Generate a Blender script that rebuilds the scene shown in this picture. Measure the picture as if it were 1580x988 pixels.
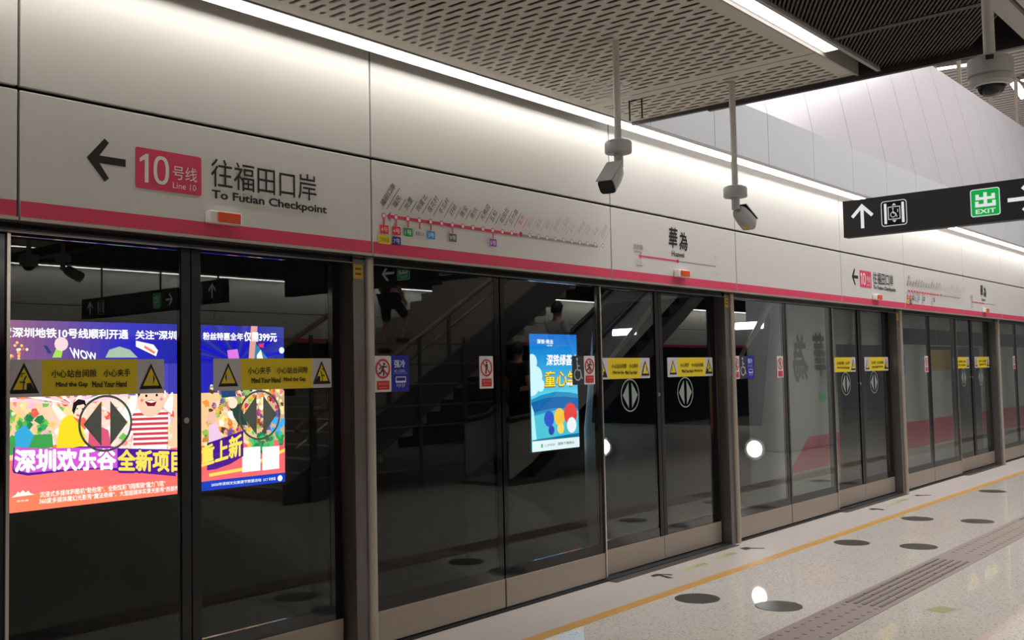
import bpy, math, random
from mathutils import Vector, Matrix
from mathutils.geometry import tessellate_polygon
random.seed(7)
for o in list(bpy.data.objects):
    bpy.data.objects.remove(o)
SC = bpy.context.scene
COL = SC.collection

# ------------------------------------------------------------------ camera
# X runs along the platform screen, Y into the track, Z up; the glass screen is Y = 0
F_PX, CX, CY = 1552.5, 790.0, 494.0
CAM = Vector((-4.0427, -4.6080, 1.6283))
RIGHT = Vector((0.64579, -0.76322, -0.02126))
UP = Vector((-0.02726, -0.05087, 0.99833))
FWD = Vector((0.76303, 0.64414, 0.05366))
cd = bpy.data.cameras.new('camera')
cam = bpy.data.objects.new('camera', cd)
COL.objects.link(cam)
m = Matrix.Identity(4)
for i in range(3):
    m[i][0], m[i][1], m[i][2], m[i][3] = RIGHT[i], UP[i], -FWD[i], CAM[i]
cam.matrix_world = m
cd.sensor_width = 36.0
cd.lens = F_PX / 1580.0 * 36.0
cd.clip_start, cd.clip_end = 0.05, 300
SC.camera = cam

def at(x, y, ax, val):
    d = FWD + RIGHT * ((x - CX) / F_PX) - UP * ((y - CY) / F_PX)
    t = (val - CAM[ax]) / d[ax]
    return CAM + d * t

# ------------------------------------------------------------------ light and exposure
SC.view_settings.view_transform = 'Standard'
SC.view_settings.look = 'None'
SC.view_settings.exposure = 0.0
SC.view_settings.gamma = 1.0
SC.view_settings.use_curve_mapping = False
W = bpy.data.worlds.new('station_air')
SC.world = W
W.use_nodes = True
W.node_tree.nodes['Background'].inputs[0].default_value = (1.0, 0.96, 0.95, 1)
W.node_tree.nodes['Background'].inputs[1].default_value = 0.10
LAMP_WALL = 18.0        # strip along the fascia
LAMP_CEIL = 5.0        # strips in the ceiling
LAMP_HALL = 9.0         # strips in the upper hall
SC.cycles.max_bounces = 8
SC.cycles.transparent_max_bounces = 16
SC.cycles.sample_clamp_indirect = 6.0

def area(name, loc, sx, sy, energy, col=(1, .97, .92), rot=(0, 0, 0)):
    l = bpy.data.lights.new(name, 'AREA')
    l.shape = 'RECTANGLE'
    l.size, l.size_y, l.energy, l.color = sx, sy, energy, col
    o = bpy.data.objects.new(name, l)
    o.location, o.rotation_euler = loc, rot
    COL.objects.link(o)
    return o
# daylight-bright upper hall over the open part of the platform, and the ceiling lamp rows over the platform
area('hall_light', (9.6, -3.9, 9.30), 14.0, 6.4, 960, (1, .99, 1))
area('hall_light', (26.0, 5.0, 9.25), 22.0, 5.0, 800, (1, .98, .98))
area('row_light', (-1.6, -8.4, 3.40), 7.0, 0.09, 40)

# ------------------------------------------------------------------ materials
def lin(c):
    return tuple((v / 255 / 12.92) if v / 255 <= .04045 else ((v / 255 + .055) / 1.055) ** 2.4 for v in c[:3])

def mat(name, rgb, rough=.5, metal=0.0, noise=.05, scale=6.0, spec=.5, bump=0.0, coat=0.0):
    M = bpy.data.materials.new(name)
    M.use_nodes = True
    nt = M.node_tree
    b = nt.nodes['Principled BSDF']
    r, g, bl = lin(rgb)
    tc = nt.nodes.new('ShaderNodeTexCoord')
    n = nt.nodes.new('ShaderNodeTexNoise')
    n.inputs['Scale'].default_value = scale
    n.inputs['Detail'].default_value = 4
    nt.links.new(tc.outputs['Object'], n.inputs['Vector'])
    mix = nt.nodes.new('ShaderNodeMix')
    mix.data_type = 'RGBA'
    mix.inputs[6].default_value = (r * (1 - noise), g * (1 - noise), bl * (1 - noise), 1)
    mix.inputs[7].default_value = (min(1, r * (1 + noise)), min(1, g * (1 + noise)), min(1, bl * (1 + noise)), 1)
    nt.links.new(n.outputs['Fac'], mix.inputs[0])
    nt.links.new(mix.outputs[2], b.inputs['Base Color'])
    b.inputs['Roughness'].default_value = rough
    b.inputs['Metallic'].default_value = metal
    b.inputs['Specular IOR Level'].default_value = spec
    if coat:
        b.inputs['Coat Weight'].default_value = coat
    if bump:
        bp = nt.nodes.new('ShaderNodeBump')
        bp.inputs['Strength'].default_value = bump
        bp.inputs['Distance'].default_value = .01
        nt.links.new(n.outputs['Fac'], bp.inputs['Height'])
        nt.links.new(bp.outputs[0], b.inputs['Normal'])
    return M

def emit(name, rgb, strength):
    M = bpy.data.materials.new(name)
    M.use_nodes = True
    nt = M.node_tree
    nt.nodes.remove(nt.nodes['Principled BSDF'])
    e = nt.nodes.new('ShaderNodeEmission')
    e.inputs[0].default_value = (*lin(rgb), 1)
    e.inputs[1].default_value = strength
    nt.links.new(e.outputs[0], nt.nodes['Material Output'].inputs[0])
    return M

def ink(name, strength=0.0, rough=.45):
    """printed surface: the ink colour is stored per face; strength > 0 is a backlit print"""
    M = bpy.data.materials.new(name)
    M.use_nodes = True
    nt = M.node_tree
    a = nt.nodes.new('ShaderNodeAttribute')
    a.attribute_name = 'ink'
    if strength:
        nt.nodes.remove(nt.nodes['Principled BSDF'])
        e = nt.nodes.new('ShaderNodeEmission')
        e.inputs[1].default_value = strength
        nt.links.new(a.outputs['Color'], e.inputs[0])
        nt.links.new(e.outputs[0], nt.nodes['Material Output'].inputs[0])
    else:
        b = nt.nodes['Principled BSDF']
        b.inputs['Roughness'].default_value = rough
        b.inputs['Specular IOR Level'].default_value = .3
        nt.links.new(a.outputs['Color'], b.inputs['Base Color'])
    return M

def glass_mat(name, tint, gain):
    M = bpy.data.materials.new(name)
    M.use_nodes = True
    nt = M.node_tree
    nt.nodes.remove(nt.nodes['Principled BSDF'])
    t = nt.nodes.new('ShaderNodeBsdfTransparent')
    t.inputs[0].default_value = (*tint, 1)
    g = nt.nodes.new('ShaderNodeBsdfGlossy')
    g.inputs['Roughness'].default_value = 0.0
    g.inputs['Color'].default_value = (.96, 1, .97, 1)
    fr = nt.nodes.new('ShaderNodeLayerWeight')
    fr.inputs['Blend'].default_value = .5
    pw = nt.nodes.new('ShaderNodeMath')
    pw.operation = 'POWER'
    pw.inputs[1].default_value = 3.2
    ml = nt.nodes.new('ShaderNodeMath')
    ml.operation = 'MULTIPLY_ADD'
    ml.use_clamp = True
    ml.inputs[1].default_value = .92 * gain
    ml.inputs[2].default_value = .048 * gain
    nt.links.new(fr.outputs['Facing'], pw.inputs[0])
    nt.links.new(pw.outputs[0], ml.inputs[0])
    mx = nt.nodes.new('ShaderNodeMixShader')
    nt.links.new(ml.outputs[0], mx.inputs[0])
    nt.links.new(t.outputs[0], mx.inputs[1])
    nt.links.new(g.outputs[0], mx.inputs[2])
    nt.links.new(mx.outputs[0], nt.nodes['Material Output'].inputs[0])
    return M

def terrazzo():
    M = mat('polished_terrazzo', (214, 207, 197), .035, 0, .04, 2.0, .5)
    nt = M.node_tree
    b = nt.nodes['Principled BSDF']
    src = b.inputs['Base Color'].links[0].from_socket
    tc = next(n for n in nt.nodes if n.type == 'TEX_COORD')
    for sc, th, colr, fac in ((34, .26, (146, 130, 114), .45), (24, .26, (226, 219, 210), .5), (58, .24, (118, 108, 100), .5)):
        v = nt.nodes.new('ShaderNodeTexVoronoi')
        v.inputs['Scale'].default_value = sc
        nt.links.new(tc.outputs['Object'], v.inputs['Vector'])
        lt = nt.nodes.new('ShaderNodeMath')
        lt.operation = 'LESS_THAN'
        lt.inputs[1].default_value = th
        nt.links.new(v.outputs['Distance'], lt.inputs[0])
        fm = nt.nodes.new('ShaderNodeMath')
        fm.operation = 'MULTIPLY'
        fm.inputs[1].default_value = fac
        nt.links.new(lt.outputs[0], fm.inputs[0])
        mx = nt.nodes.new('ShaderNodeMix')
        mx.data_type = 'RGBA'
        mx.inputs[7].default_value = (*lin(colr), 1)
        nt.links.new(fm.outputs[0], mx.inputs[0])
        nt.links.new(src, mx.inputs[6])
        src = mx.outputs[2]
    nt.links.new(src, b.inputs['Base Color'])
    return M

MT = dict(
    terrazzo=terrazzo(),
    granite=mat('honed_granite', (184, 175, 168), .42, 0, .10, 45),
    yellow=mat('yellow_inlay', (196, 150, 78), .4, 0, .12, 20),
    tactile=mat('tactile_stone', (138, 123, 115), .55, 0, .12, 30),
    tactile_dark=mat('tactile_rib_stone', (104, 92, 86), .5, 0, .1, 20),
    disc=mat('floor_disc_steel', (84, 80, 75), .3, .25, .06, 5),
    fascia=mat('enamel_panel', (204, 201, 196), .42, 0, .015, 2.0),
    pinkband=mat('pink_band', (206, 62, 92), .4, 0, .03, 3.0),
    dark=mat('dark_backing', (22, 22, 23), .7, 0, .1, 4),
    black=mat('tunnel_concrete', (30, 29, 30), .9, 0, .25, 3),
    frit=mat('black_glass_border', (14, 14, 15), .08, 0, .1, 4, .5),
    frame=mat('dark_anodised_frame', (36, 35, 35), .35, .3, .1, 10),
    header=mat('dark_header', (26, 26, 27), .25, .2, .1, 6),
    steel=mat('brushed_steel', (178, 168, 155), .34, .45, .06, 30),
    steelmid=mat('satin_steel', (112, 107, 103), .30, .6, .08, 30),
    kick=mat('kick_steel', (160, 148, 136), .36, .3, .06, 25),
    brightsteel=mat('bright_steel', (214, 206, 196), .22, .9, .04, 20),
    ceil=mat('perforated_ceiling_paint', (196, 191, 181), .6, 0, .05, 6),
    trim=mat('ceiling_trim_paint', (165, 160, 155), .5, 0, .04, 6),
    darkedge=mat('dark_ceiling_edge', (48, 44, 44), .5, 0, .06, 6),
    grille=mat('dark_mesh_ceiling', (66, 62, 58), .55, .2, .1, 10),
    white=mat('white_plastic', (222, 220, 214), .4, 0, .03, 10),
    camgrey=mat('camera_shell', (174, 173, 174), .4, 0, .03, 10),
    pole=mat('pole_paint', (196, 192, 186), .4, 0, .03, 10),
    lens=mat('dark_lens', (18, 19, 24), .08, 0, .1, 5),
    clear=mat('dome_cover', (40, 42, 48), .05, 0, .05, 5),
    gasket=mat('black_gasket', (18, 18, 18), .6, 0, .05, 5),
    signbody=mat('sign_charcoal', (44, 47, 53), .45, 0, .05, 8),
    wall=mat('grey_wall_panel', (204, 206, 209), .5, 0, .03, 1.5),
    incline=mat('satin_clad_panel', (232, 228, 232), .24, .35, .03, 1.6, .5, .22),
    hall=mat('hall_wall', (168, 164, 160), .6, 0, .08, 1.0),
    slat=mat('hall_slats', (196, 188, 180), .6, 0, .06, 2.0),
    orange=mat('orange_lens', (226, 78, 30), .25, 0, .12, 22, .5),
    trainwhite=mat('train_paint', (196, 198, 192), .35, 0, .03, 3),
    trainpink=mat('train_pink_band', (214, 70, 96), .35, 0, .03, 3),
    trainglass=mat('train_windscreen', (38, 50, 66), .06, 0, .1, 3),
    rail=mat('handrail_tan', (150, 122, 84), .4, 0, .1, 8),
    rubber=mat('handrail_rubber', (20, 20, 22), .5, 0, .1, 8),
    skin=mat('skin', (196, 148, 120), .5, 0, .05, 10),
    hair=mat('hair', (18, 15, 14), .5, 0, .2, 30),
    shirtdark=mat('dark_cloth', (30, 31, 36), .8, 0, .1, 20),
    shirtlight=mat('light_cloth', (196, 190, 196), .8, 0, .06, 20),
    lampglow=emit('lamp_diffuser', (255, 252, 244), LAMP_WALL),
    ceilglow=emit('ceiling_lamp_diffuser', (255, 250, 246), LAMP_CEIL),
    hallglow=emit('hall_lamp_diffuser', (255, 246, 250), LAMP_HALL),
    head=emit('headlamp_glow', (255, 250, 252), 30.0),
    marker=emit('marker_glow', (236, 246, 255), 7.0),
    ink=ink('printed_vinyl'),
    lit=ink('backlit_print', 1.9),
    signlit=ink('sign_print', .95),
)
GLASS = glass_mat('screen_glass', (.60, .62, .61), .92)
CLEARBACK = glass_mat('glass_rear_face', (.98, .98, .98), 0.0)

# ------------------------------------------------------------------ mesh helpers
def wl(o):
    v = Vector((0, 0, 0))
    while o is not None:
        v += o.location
        o = o.parent
    return v

class MB:
    """collects shapes in world coordinates and links them as ONE mesh object"""
    def __init__(self):
        self.v, self.f, self.mi = [], [], []
    def add(self, vs, fs, mi=0):
        b = len(self.v)
        self.v += [tuple(x) for x in vs]
        for f in fs:
            self.f.append([b + i for i in f])
            self.mi.append(mi)
        return self
    def box(self, x0, x1, y0, y1, z0, z1, mi=0):
        vs = [(x, y, z) for z in (z0, z1) for y in (y0, y1) for x in (x0, x1)]
        return self.add(vs, [(0, 2, 3, 1), (4, 5, 7, 6), (0, 1, 5, 4), (2, 6, 7, 3), (0, 4, 6, 2), (1, 3, 7, 5)], mi)
    def prism(self, poly, axis, a, b, mi=0):
        """poly: 2D points in the two other axes (cyclic order), extruded along axis from a to b"""
        def p3(u, v, w):
            return {'x': (w, u, v), 'y': (u, w, v), 'z': (u, v, w)}[axis]
        n = len(poly)
        vs = [p3(u, v, a) for u, v in poly] + [p3(u, v, b) for u, v in poly]
        fs = [tuple(range(n)), tuple(range(2 * n - 1, n - 1, -1))]
        fs += [(i, n + i, n + (i + 1) % n, (i + 1) % n) for i in range(n)]
        return self.add(vs, fs, mi)
    def tube(self, pts, r, n=12, mi=0, cap=True):
        pts = [Vector(p) for p in pts]
        rs = r if isinstance(r, (list, tuple)) else [r] * len(pts)
        vs, fs = [], []
        for i, p in enumerate(pts):
            d = (pts[min(i + 1, len(pts) - 1)] - pts[max(i - 1, 0)]).normalized()
            ref = Vector((0, 0, 1)) if abs(d.z) < .9 else Vector((1, 0, 0))
            a = d.cross(ref).normalized()
            b = d.cross(a)
            for k in range(n):
                t = 2 * math.pi * k / n
                vs.append(p + (a * math.cos(t) + b * math.sin(t)) * rs[i])
        for i in range(len(pts) - 1):
            for k in range(n):
                fs.append((i * n + k, i * n + (k + 1) % n, (i + 1) * n + (k + 1) % n, (i + 1) * n + k))
        if cap:
            fs.append(tuple(range(n)))
            fs.append(tuple(range(len(vs) - 1, len(vs) - n - 1, -1)))
        return self.add(vs, fs, mi)
    def lathe(self, c, prof, n=28, mi=0):
        """prof: (radius, z) pairs about a vertical axis through c"""
        vs, fs = [], []
        for r, z in prof:
            for k in range(n):
                t = 2 * math.pi * k / n
                vs.append((c[0] + r * math.cos(t), c[1] + r * math.sin(t), c[2] + z))
        for i in range(len(prof) - 1):
            for k in range(n):
                fs.append((i * n + k, i * n + (k + 1) % n, (i + 1) * n + (k + 1) % n, (i + 1) * n + k))
        fs.append(tuple(range(n)))
        fs.append(tuple(range(len(vs) - 1, len(vs) - n - 1, -1)))
        return self.add(vs, fs, mi)
    def obox(self, c, ax, ay, az, hx, hy, hz, mi=0):
        c = Vector(c)
        vs = [c + ax * (sx * hx) + ay * (sy * hy) + az * (sz * hz) for sz in (-1, 1) for sy in (-1, 1) for sx in (-1, 1)]
        return self.add(vs, [(0, 2, 3, 1), (4, 5, 7, 6), (0, 1, 5, 4), (2, 6, 7, 3), (0, 4, 6, 2), (1, 3, 7, 5)], mi)
    def build(self, name, mats, parent=None, bevel=0.0, smooth=False, seg=2):
        me = bpy.data.meshes.new(name)
        off = wl(parent) if parent else Vector((0, 0, 0))
        me.from_pydata([(x - off.x, y - off.y, z - off.z) for x, y, z in self.v], [], self.f)
        for mm in (mats if isinstance(mats, (list, tuple)) else [mats]):
            me.materials.append(mm)
        me.polygons.foreach_set('material_index', self.mi)
        if smooth:
            me.polygons.foreach_set('use_smooth', [True] * len(self.f))
        me.update()
        o = bpy.data.objects.new(name, me)
        COL.objects.link(o)
        o.parent = parent
        if bevel:
            b = o.modifiers.new('bevel', 'BEVEL')
            b.width, b.segments, b.limit_method, b.angle_limit = bevel, seg, 'ANGLE', math.radians(35)
        if smooth:
            try:
                e = o.modifiers.new('edge', 'EDGE_SPLIT')
                e.split_angle = math.radians(40)
            except Exception:
                pass
        return o

def empty(name, loc):
    o = bpy.data.objects.new(name, None)
    o.location = loc
    o.empty_display_size = .1
    COL.objects.link(o)
    return o

def tag(o, label=None, cat=None, group=None, kind=None):
    if label: o['label'] = label
    if cat: o['category'] = cat
    if group: o['group'] = group
    if kind: o['kind'] = kind
    return o

def thing(name, loc, label, cat, group=None):
    return tag(empty(name, loc), label, cat, group)

_tc = bpy.data.curves.new('lettering', 'FONT')
_to = bpy.data.objects.new('lettering', _tc)
_tc.resolution_u = 3
_cache = {}
def glyphs(s, bold=0.0):
    k = (s, bold)
    if k not in _cache:
        _tc.body, _tc.offset = s, bold
        _to.to_mesh_clear()
        me = _to.to_mesh()
        vs = [(v.co.x, v.co.y) for v in me.vertices]
        fs = [tuple(p.vertices) for p in me.polygons]
        _cache[k] = (vs, fs)
    return _cache[k]

class Flat:
    """a print: flat shapes stacked in thin ink layers on a real plane; place(u, v, layer) gives the point"""
    def __init__(self, place):
        self.place, self.v, self.f, self.c, self.l, self.clip = place, [], [], [], 0, None
    def _put(self, pts, faces, rgb, group=0):
        b = len(self.v)
        if self.clip:
            a0, b0, a1, b1 = self.clip
            pts = [(min(max(u, a0), a1), min(max(v, b0), b1)) for u, v in pts]
        self.v += [self.place(u, v, self.l + (i // group * .11 if group else 0)) for i, (u, v) in enumerate(pts)]
        cc = (*lin(rgb), 1.0)
        for f in faces:
            self.f.append([b + i for i in f])
            self.c.append(cc)
        self.l += 1
    def poly(self, pts, rgb):
        tri = tessellate_polygon([[Vector((u, v, 0)) for u, v in pts]])
        self._put(pts, tri, rgb)
        return self
    def rect(self, u0, v0, u1, v1, rgb, r=0.0):
        if r <= 0:
            return self.poly([(u0, v0), (u1, v0), (u1, v1), (u0, v1)], rgb)
        pts = []
        for cx, cy, a0 in ((u1 - r, v1 - r, 0), (u0 + r, v1 - r, 90), (u0 + r, v0 + r, 180), (u1 - r, v0 + r, 270)):
            for k in range(5):
                t = math.radians(a0 + k * 22.5)
                pts.append((cx + r * math.cos(t), cy + r * math.sin(t)))
        return self.poly(pts, rgb)
    def disc(self, u, v, r, rgb, n=28, ry=None):
        ry = r if ry is None else ry
        return self.poly([(u + r * math.cos(2 * math.pi * k / n), v + ry * math.sin(2 * math.pi * k / n)) for k in range(n)], rgb)
    def ring(self, u, v, r, w, rgb, n=40):
        pts = []
        for k in range(n):
            t = 2 * math.pi * k / n
            pts += [(u + r * math.cos(t), v + r * math.sin(t)), (u + (r - w) * math.cos(t), v + (r - w) * math.sin(t))]
        self._put(pts, [(2 * k, (2 * k + 2) % (2 * n), (2 * k + 3) % (2 * n), 2 * k + 1) for k in range(n)], rgb)
        return self
    def line(self, pts, w, rgb):
        vs, fs = [], []
        for (a, b), (c, d) in zip(pts[:-1], pts[1:]):
            L = math.hypot(c - a, d - b) or 1e-6
            nx, ny = -(d - b) / L * w / 2, (c - a) / L * w / 2
            k = len(vs)
            vs += [(a + nx, b + ny), (a - nx, b - ny), (c - nx, d - ny), (c + nx, d + ny)]
            fs.append((k, k + 1, k + 2, k + 3))
        self._put(vs, fs, rgb)
        return self
    def text(self, s, u0, v0, u1, v1, rgb, bold=0.0, shear=0.0, rot=0.0, quad=None):
        """lettering stretched to the box u0..u1, v0..v1 (or to a four-point quad), then turned about (u0, v0)"""
        vs, fs = glyphs(s)
        n0 = 0
        if not vs:
            return self
        if bold > 0:
            base, bf, n0 = list(vs), list(fs), len(vs)
            vs, fs = [], []
            for kx, ky in ((-1, 0), (1, 0), (0, 1), (0, -1), (.7, .7), (-.7, -.7), (.7, -.7), (-.7, .7)):
                o_ = len(vs)
                vs += [(x + kx * bold, y + ky * bold) for x, y in base]
                fs += [tuple(i + o_ for i in g_) for g_ in bf]
        ax, bx = min(p[0] for p in vs), max(p[0] for p in vs)
        ay, by = min(p[1] for p in vs), max(p[1] for p in vs)
        cr, sr = math.cos(rot), math.sin(rot)
        out = []
        for x, y in vs:
            s_, t_ = (x - ax) / (bx - ax or 1), (y - ay) / (by - ay or 1)
            if quad:
                (a, b, c, d) = quad      # lower left, lower right, upper right, upper left
                p = [(1 - s_) * (1 - t_) * a[i] + s_ * (1 - t_) * b[i] + s_ * t_ * c[i] + (1 - s_) * t_ * d[i] for i in (0, 1)]
                out.append(tuple(p))
            else:
                du, dv = s_ * (u1 - u0) + t_ * (v1 - v0) * shear, t_ * (v1 - v0)
                out.append((u0 + du * cr - dv * sr, v0 + du * sr + dv * cr))
        self._put(out, fs, rgb, n0)
        return self
    def build(self, name, mt, parent=None):
        off = wl(parent) if parent else Vector((0, 0, 0))
        me = bpy.data.meshes.new(name)
        me.from_pydata([tuple(Vector(p) - off) for p in self.v], [], self.f)
        me.materials.append(mt)
        a = me.attributes.new('ink', 'FLOAT_COLOR', 'FACE')
        a.data.foreach_set('color', [x for c in self.c for x in c])
        me.update()
        o = bpy.data.objects.new(name, me)
        COL.objects.link(o)
        o.parent = parent
        return o

def on_screen(y, e=.0004):           # faces the platform (-Y)
    return lambda u, v, l: (u, y - e * l, v)
def on_floor(z=.0015, e=.0003):
    return lambda u, v, l: (u, v, z + e * l)

def struct(name, mb, m, bevel=0.0, smooth=False):
    return tag(mb.build(name, m, None, bevel, smooth), kind='structure')

# ------------------------------------------------------------------ the setting
MOD = 4.56                                  # spacing of the door units along the screen
FY = -0.145                                 # face of the fascia
ZC = 3.56                                   # ceiling height
XE = 2.47                                   # where the low ceiling stops
struct('floor', MB().box(-12, 34, -12.6, -.68, -.25, 0), MT['terrazzo'])
struct('trim_1', MB().box(-12, 34, -.58, .16, -.25, 0), MT['granite'])
struct('trim_2', MB().box(-12, 34, -.68, -.58, -.25, .0006), MT['yellow'])
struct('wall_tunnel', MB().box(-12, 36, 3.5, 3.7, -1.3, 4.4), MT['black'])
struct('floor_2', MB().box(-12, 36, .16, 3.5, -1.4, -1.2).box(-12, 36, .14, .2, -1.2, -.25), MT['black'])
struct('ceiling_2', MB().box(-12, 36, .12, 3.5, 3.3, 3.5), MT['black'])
struct('wall_left', MB().box(-12, 34, -.02, .06, 2.36, 4.19), MT['dark'])

# perforated ceiling: real slots, staggered rows
def slotted(name, xa, xb, xs, xe, ya, yb):
    mb = MB()
    px, py, hl, hw = .0665, .16, .065, .0140
    nrow = int((xe - xs) / px)
    ny = int((yb - ya - .06) / py)
    y0 = (ya + yb) / 2 - ny * py / 2
    n = 12
    for i in range(nrow):
        cx = xe - px * (i + .5)
        sh = 0 if i % 2 else py / 2
        segs = []
        for j in range(-1, ny + 1):
            cy0 = y0 + j * py + sh
            a, b = max(cy0, y0), min(cy0 + py, y0 + ny * py)
            if b - a < .05:
                if b > a:
                    mb.add([(cx - px / 2, a, ZC), (cx + px / 2, a, ZC), (cx + px / 2, b, ZC), (cx - px / 2, b, ZC)], [(3, 2, 1, 0)])
                continue
            L0, L1 = a + .015, b - .015
            outer = [(cx + px / 2, (a + b) / 2), (cx + px / 2, b), (cx, b), (cx - px / 2, b), (cx - px / 2, (a + b) / 2), (cx - px / 2, a), (cx, a), (cx + px / 2, a)]
            inner = [(cx + hw, (a + b) / 2), (cx + hw, L1 - hw), (cx, L1), (cx - hw, L1 - hw), (cx - hw, (a + b) / 2), (cx - hw, L0 + hw), (cx, L0), (cx + hw, L0 + hw)]
            vs = [(x, y, ZC) for x, y in outer] + [(x, y, ZC) for x, y in inner] + [(x, y, ZC + .006) for x, y in inner]
            fs = []
            for k in range(8):
                q = (k + 1) % 8
                fs += [(k, 8 + k, 8 + q, q), (8 + k, 16 + k, 16 + q, 8 + q)]
            mb.add(vs, fs)
    x_lo = xe - px * nrow
    def quad(x0, x1, a, b):
        mb.add([(x0, a, ZC), (x1, a, ZC), (x1, b, ZC), (x0, b, ZC)], [(3, 2, 1, 0)])
    quad(x_lo, xe, ya, y0)
    quad(x_lo, xe, y0 + ny * py, yb)
    if xa < x_lo: quad(xa, x_lo, ya, yb)
    if xe < xb: quad(xe, xb, ya, yb)
    return mb
CY0, CY1 = -2.14, -.365
c1 = slotted('c', -12, 1.80, -4.2, 1.76, CY0, CY1)
c2 = slotted('c', 1.84, XE, 1.86, XE - .02, CY0, CY1)
c1.v += []
b0 = len(c1.v)
c1.v += c2.v
c1.f += [[b0 + i for i in f] for f in c2.f]
c1.mi += c2.mi
c1.add([(1.80, CY0, ZC + .002), (1.84, CY0, ZC + .002), (1.84, CY1, ZC + .002), (1.80, CY1, ZC + .002)], [(3, 2, 1, 0)])
struct('ceiling', c1, MT['ceil'])
c3 = slotted('c', -12, XE, 0.6, XE - .02, -4.4, -3.29)
c3.box(-12, XE, -11.4, -4.4, ZC, ZC + .02)
struct('ceiling_3', c3, MT['ceil'])
struct('ceiling_4', MB().box(-12, XE - .02, -11.9, -.2, ZC + .32, ZC + .36), MT['dark'])
# dark mesh ceiling between the perforated bays
g = MB()
gy0, gy1 = -3.17, -2.30
d = Vector((-.50, -.30, 0)).normalized()
step = .024
nrm = Vector((-d.y, d.x, 0))
k = 0
for i in range(-260, 380):
    p0 = Vector((0, 0, 0)) + nrm * (i * step)
    # clip the bar to the bay
    ta, tb = sorted(((gy0 - p0.y) / d.y, (gy1 - p0.y) / d.y))
    xa, xb = p0.x + d.x * ta, p0.x + d.x * tb
    if min(xa, xb) < -3 or max(xa, xb) > XE + .9:
        continue
    def cl(t):
        return t
    a, b = p0 + d * ta, p0 + d * tb
    if a.x > XE or b.x > XE:
        hi, lo = (a, b) if a.x > b.x else (b, a)
        if lo.x > XE:
            continue
        s = (XE - lo.x) / (hi.x - lo.x)
        hi2 = lo + (hi - lo) * s
        a, b = lo, hi2
    w = nrm * .0052
    for z0, z1 in ((ZC + .01, ZC + .035),):
        vs = [(a + w), (a - w), (b - w), (b + w)]
        vv = [(v.x, v.y, z0) for v in vs] + [(v.x, v.y, z1) for v in vs]
        g.add(vv, [(0, 1, 2, 3), (7, 6, 5, 4), (0, 4, 5, 1), (1, 5, 6, 2), (2, 6, 7, 3), (3, 7, 4, 0)])
g.box(1.66, 1.71, gy0, gy1, ZC + .005, ZC + .04)
g.box(-12, -3, gy0, gy1, ZC + .01, ZC + .03)
struct('ceiling_5', g, MT['grille'])
struct('trim_3', MB().box(-12, XE, -2.30, -2.275, ZC - .01, ZC + .12).box(-12, XE, -2.155, -2.14, ZC - .01, ZC + .12), MT['trim'])
struct('trim_4', MB().box(-12, XE, -3.275, -3.17, ZC - .02, ZC + .16), MT['trim'])
e = MB().box(XE, XE + .035, -3.3, -1.03, ZC - .036, ZC + .34).box(XE, XE + .03, -1.03, -.365, ZC - .024, ZC + .34)
e.box(XE, XE + .035, -11.9, -3.3, ZC - .036, ZC + .34)
struct('trim_5', e, MT['darkedge'])
struct('trim_6', MB().box(XE + .03, XE + .05, -.62, -.37, ZC - .006, ZC + .05), MT['trim'])

# grey upper wall over the open bay, and the sloping clad wall above it
uw = MB()
xs = 2.0
while xs < 33:
    uw.box(xs + .004, xs + 1.096, FY, FY + .05, 3.606, 4.195)
    xs += 1.10
struct('wall_left_2', uw, MT['wall'])
inc = MB()
za, zb, ya, yb = 4.195, 6.30, FY, .305
xs = 2.0
while xs < 33:
    a, b = xs + .004, xs + 1.096
    n = 6
    for i in range(n):                      # a slight belly, as thin sheet has
        t0, t1 = i / n, (i + 1) / n
        bulge = lambda t: -.018 * math.sin(math.pi * t)
        vs = [(a, ya + (yb - ya) * t0 + bulge(t0), za + (zb - za) * t0), (b, ya + (yb - ya) * t0 + bulge(t0), za + (zb - za) * t0),
              (b, ya + (yb - ya) * t1 + bulge(t1), za + (zb - za) * t1), (a, ya + (yb - ya) * t1 + bulge(t1), za + (zb - za) * t1)]
        inc.add(vs, [(0, 1, 2, 3)])
    xs += 1.10
struct('wall_left_3', inc, MT['incline'])
struct('wall_left_4', MB().add([(2, .0, 4.0), (34, .0, 4.0), (34, .36, 6.28), (2, .36, 6.28)], [(0, 1, 2, 3)]), MT['dark'])
# upper hall beyond the sloping wall
struct('floor_3', MB().box(2.4, 60, .32, 14, 6.1, 6.3), MT['hall'])
struct('wall_hall', MB().box(2.4, 60, 11, 11.2, 6.1, 9.9), MT['hall'])
struct('wall_hall_2', MB().box(58, 58.3, -12, 14, 6.1, 9.9), MT['hall'])
hc = MB()
x = 2.6
while x < 58:
    hc.box(x, x + .16, -12, 14, 9.5, 9.6)
    x += .3
struct('ceiling_6', hc, MT['slat'])
struct('ceiling_7', MB().box(2.4, 60, -12, 14, 9.8, 9.9), MT['hall'])
struct('wall_right', MB().box(-12, 34, -12.3, -12.1, 2.36, 4.2), MT['dark'])
struct('wall_right_2', MB().box(2.4, 60, -12.3, -12.1, 4.2, 9.9), MT['wall'])

# ------------------------------------------------------------------ fascia panels
INKK = (38, 34, 36)
PINK = (210, 66, 96)
GREYK = (150, 146, 142)
STN = ['福田口岸', '福民', '岗厦', '岗厦北', '莲花村', '冬瓜岭', '孖岭', '雅宝', '南坑', '光雅园', '五和', '坂田北', '贝尔路', '华为',
       '岗头', '雪象', '甘坑', '凉帽山', '上李朗', '木古', '华南城', '禾花', '平湖', '双拥街']

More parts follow.
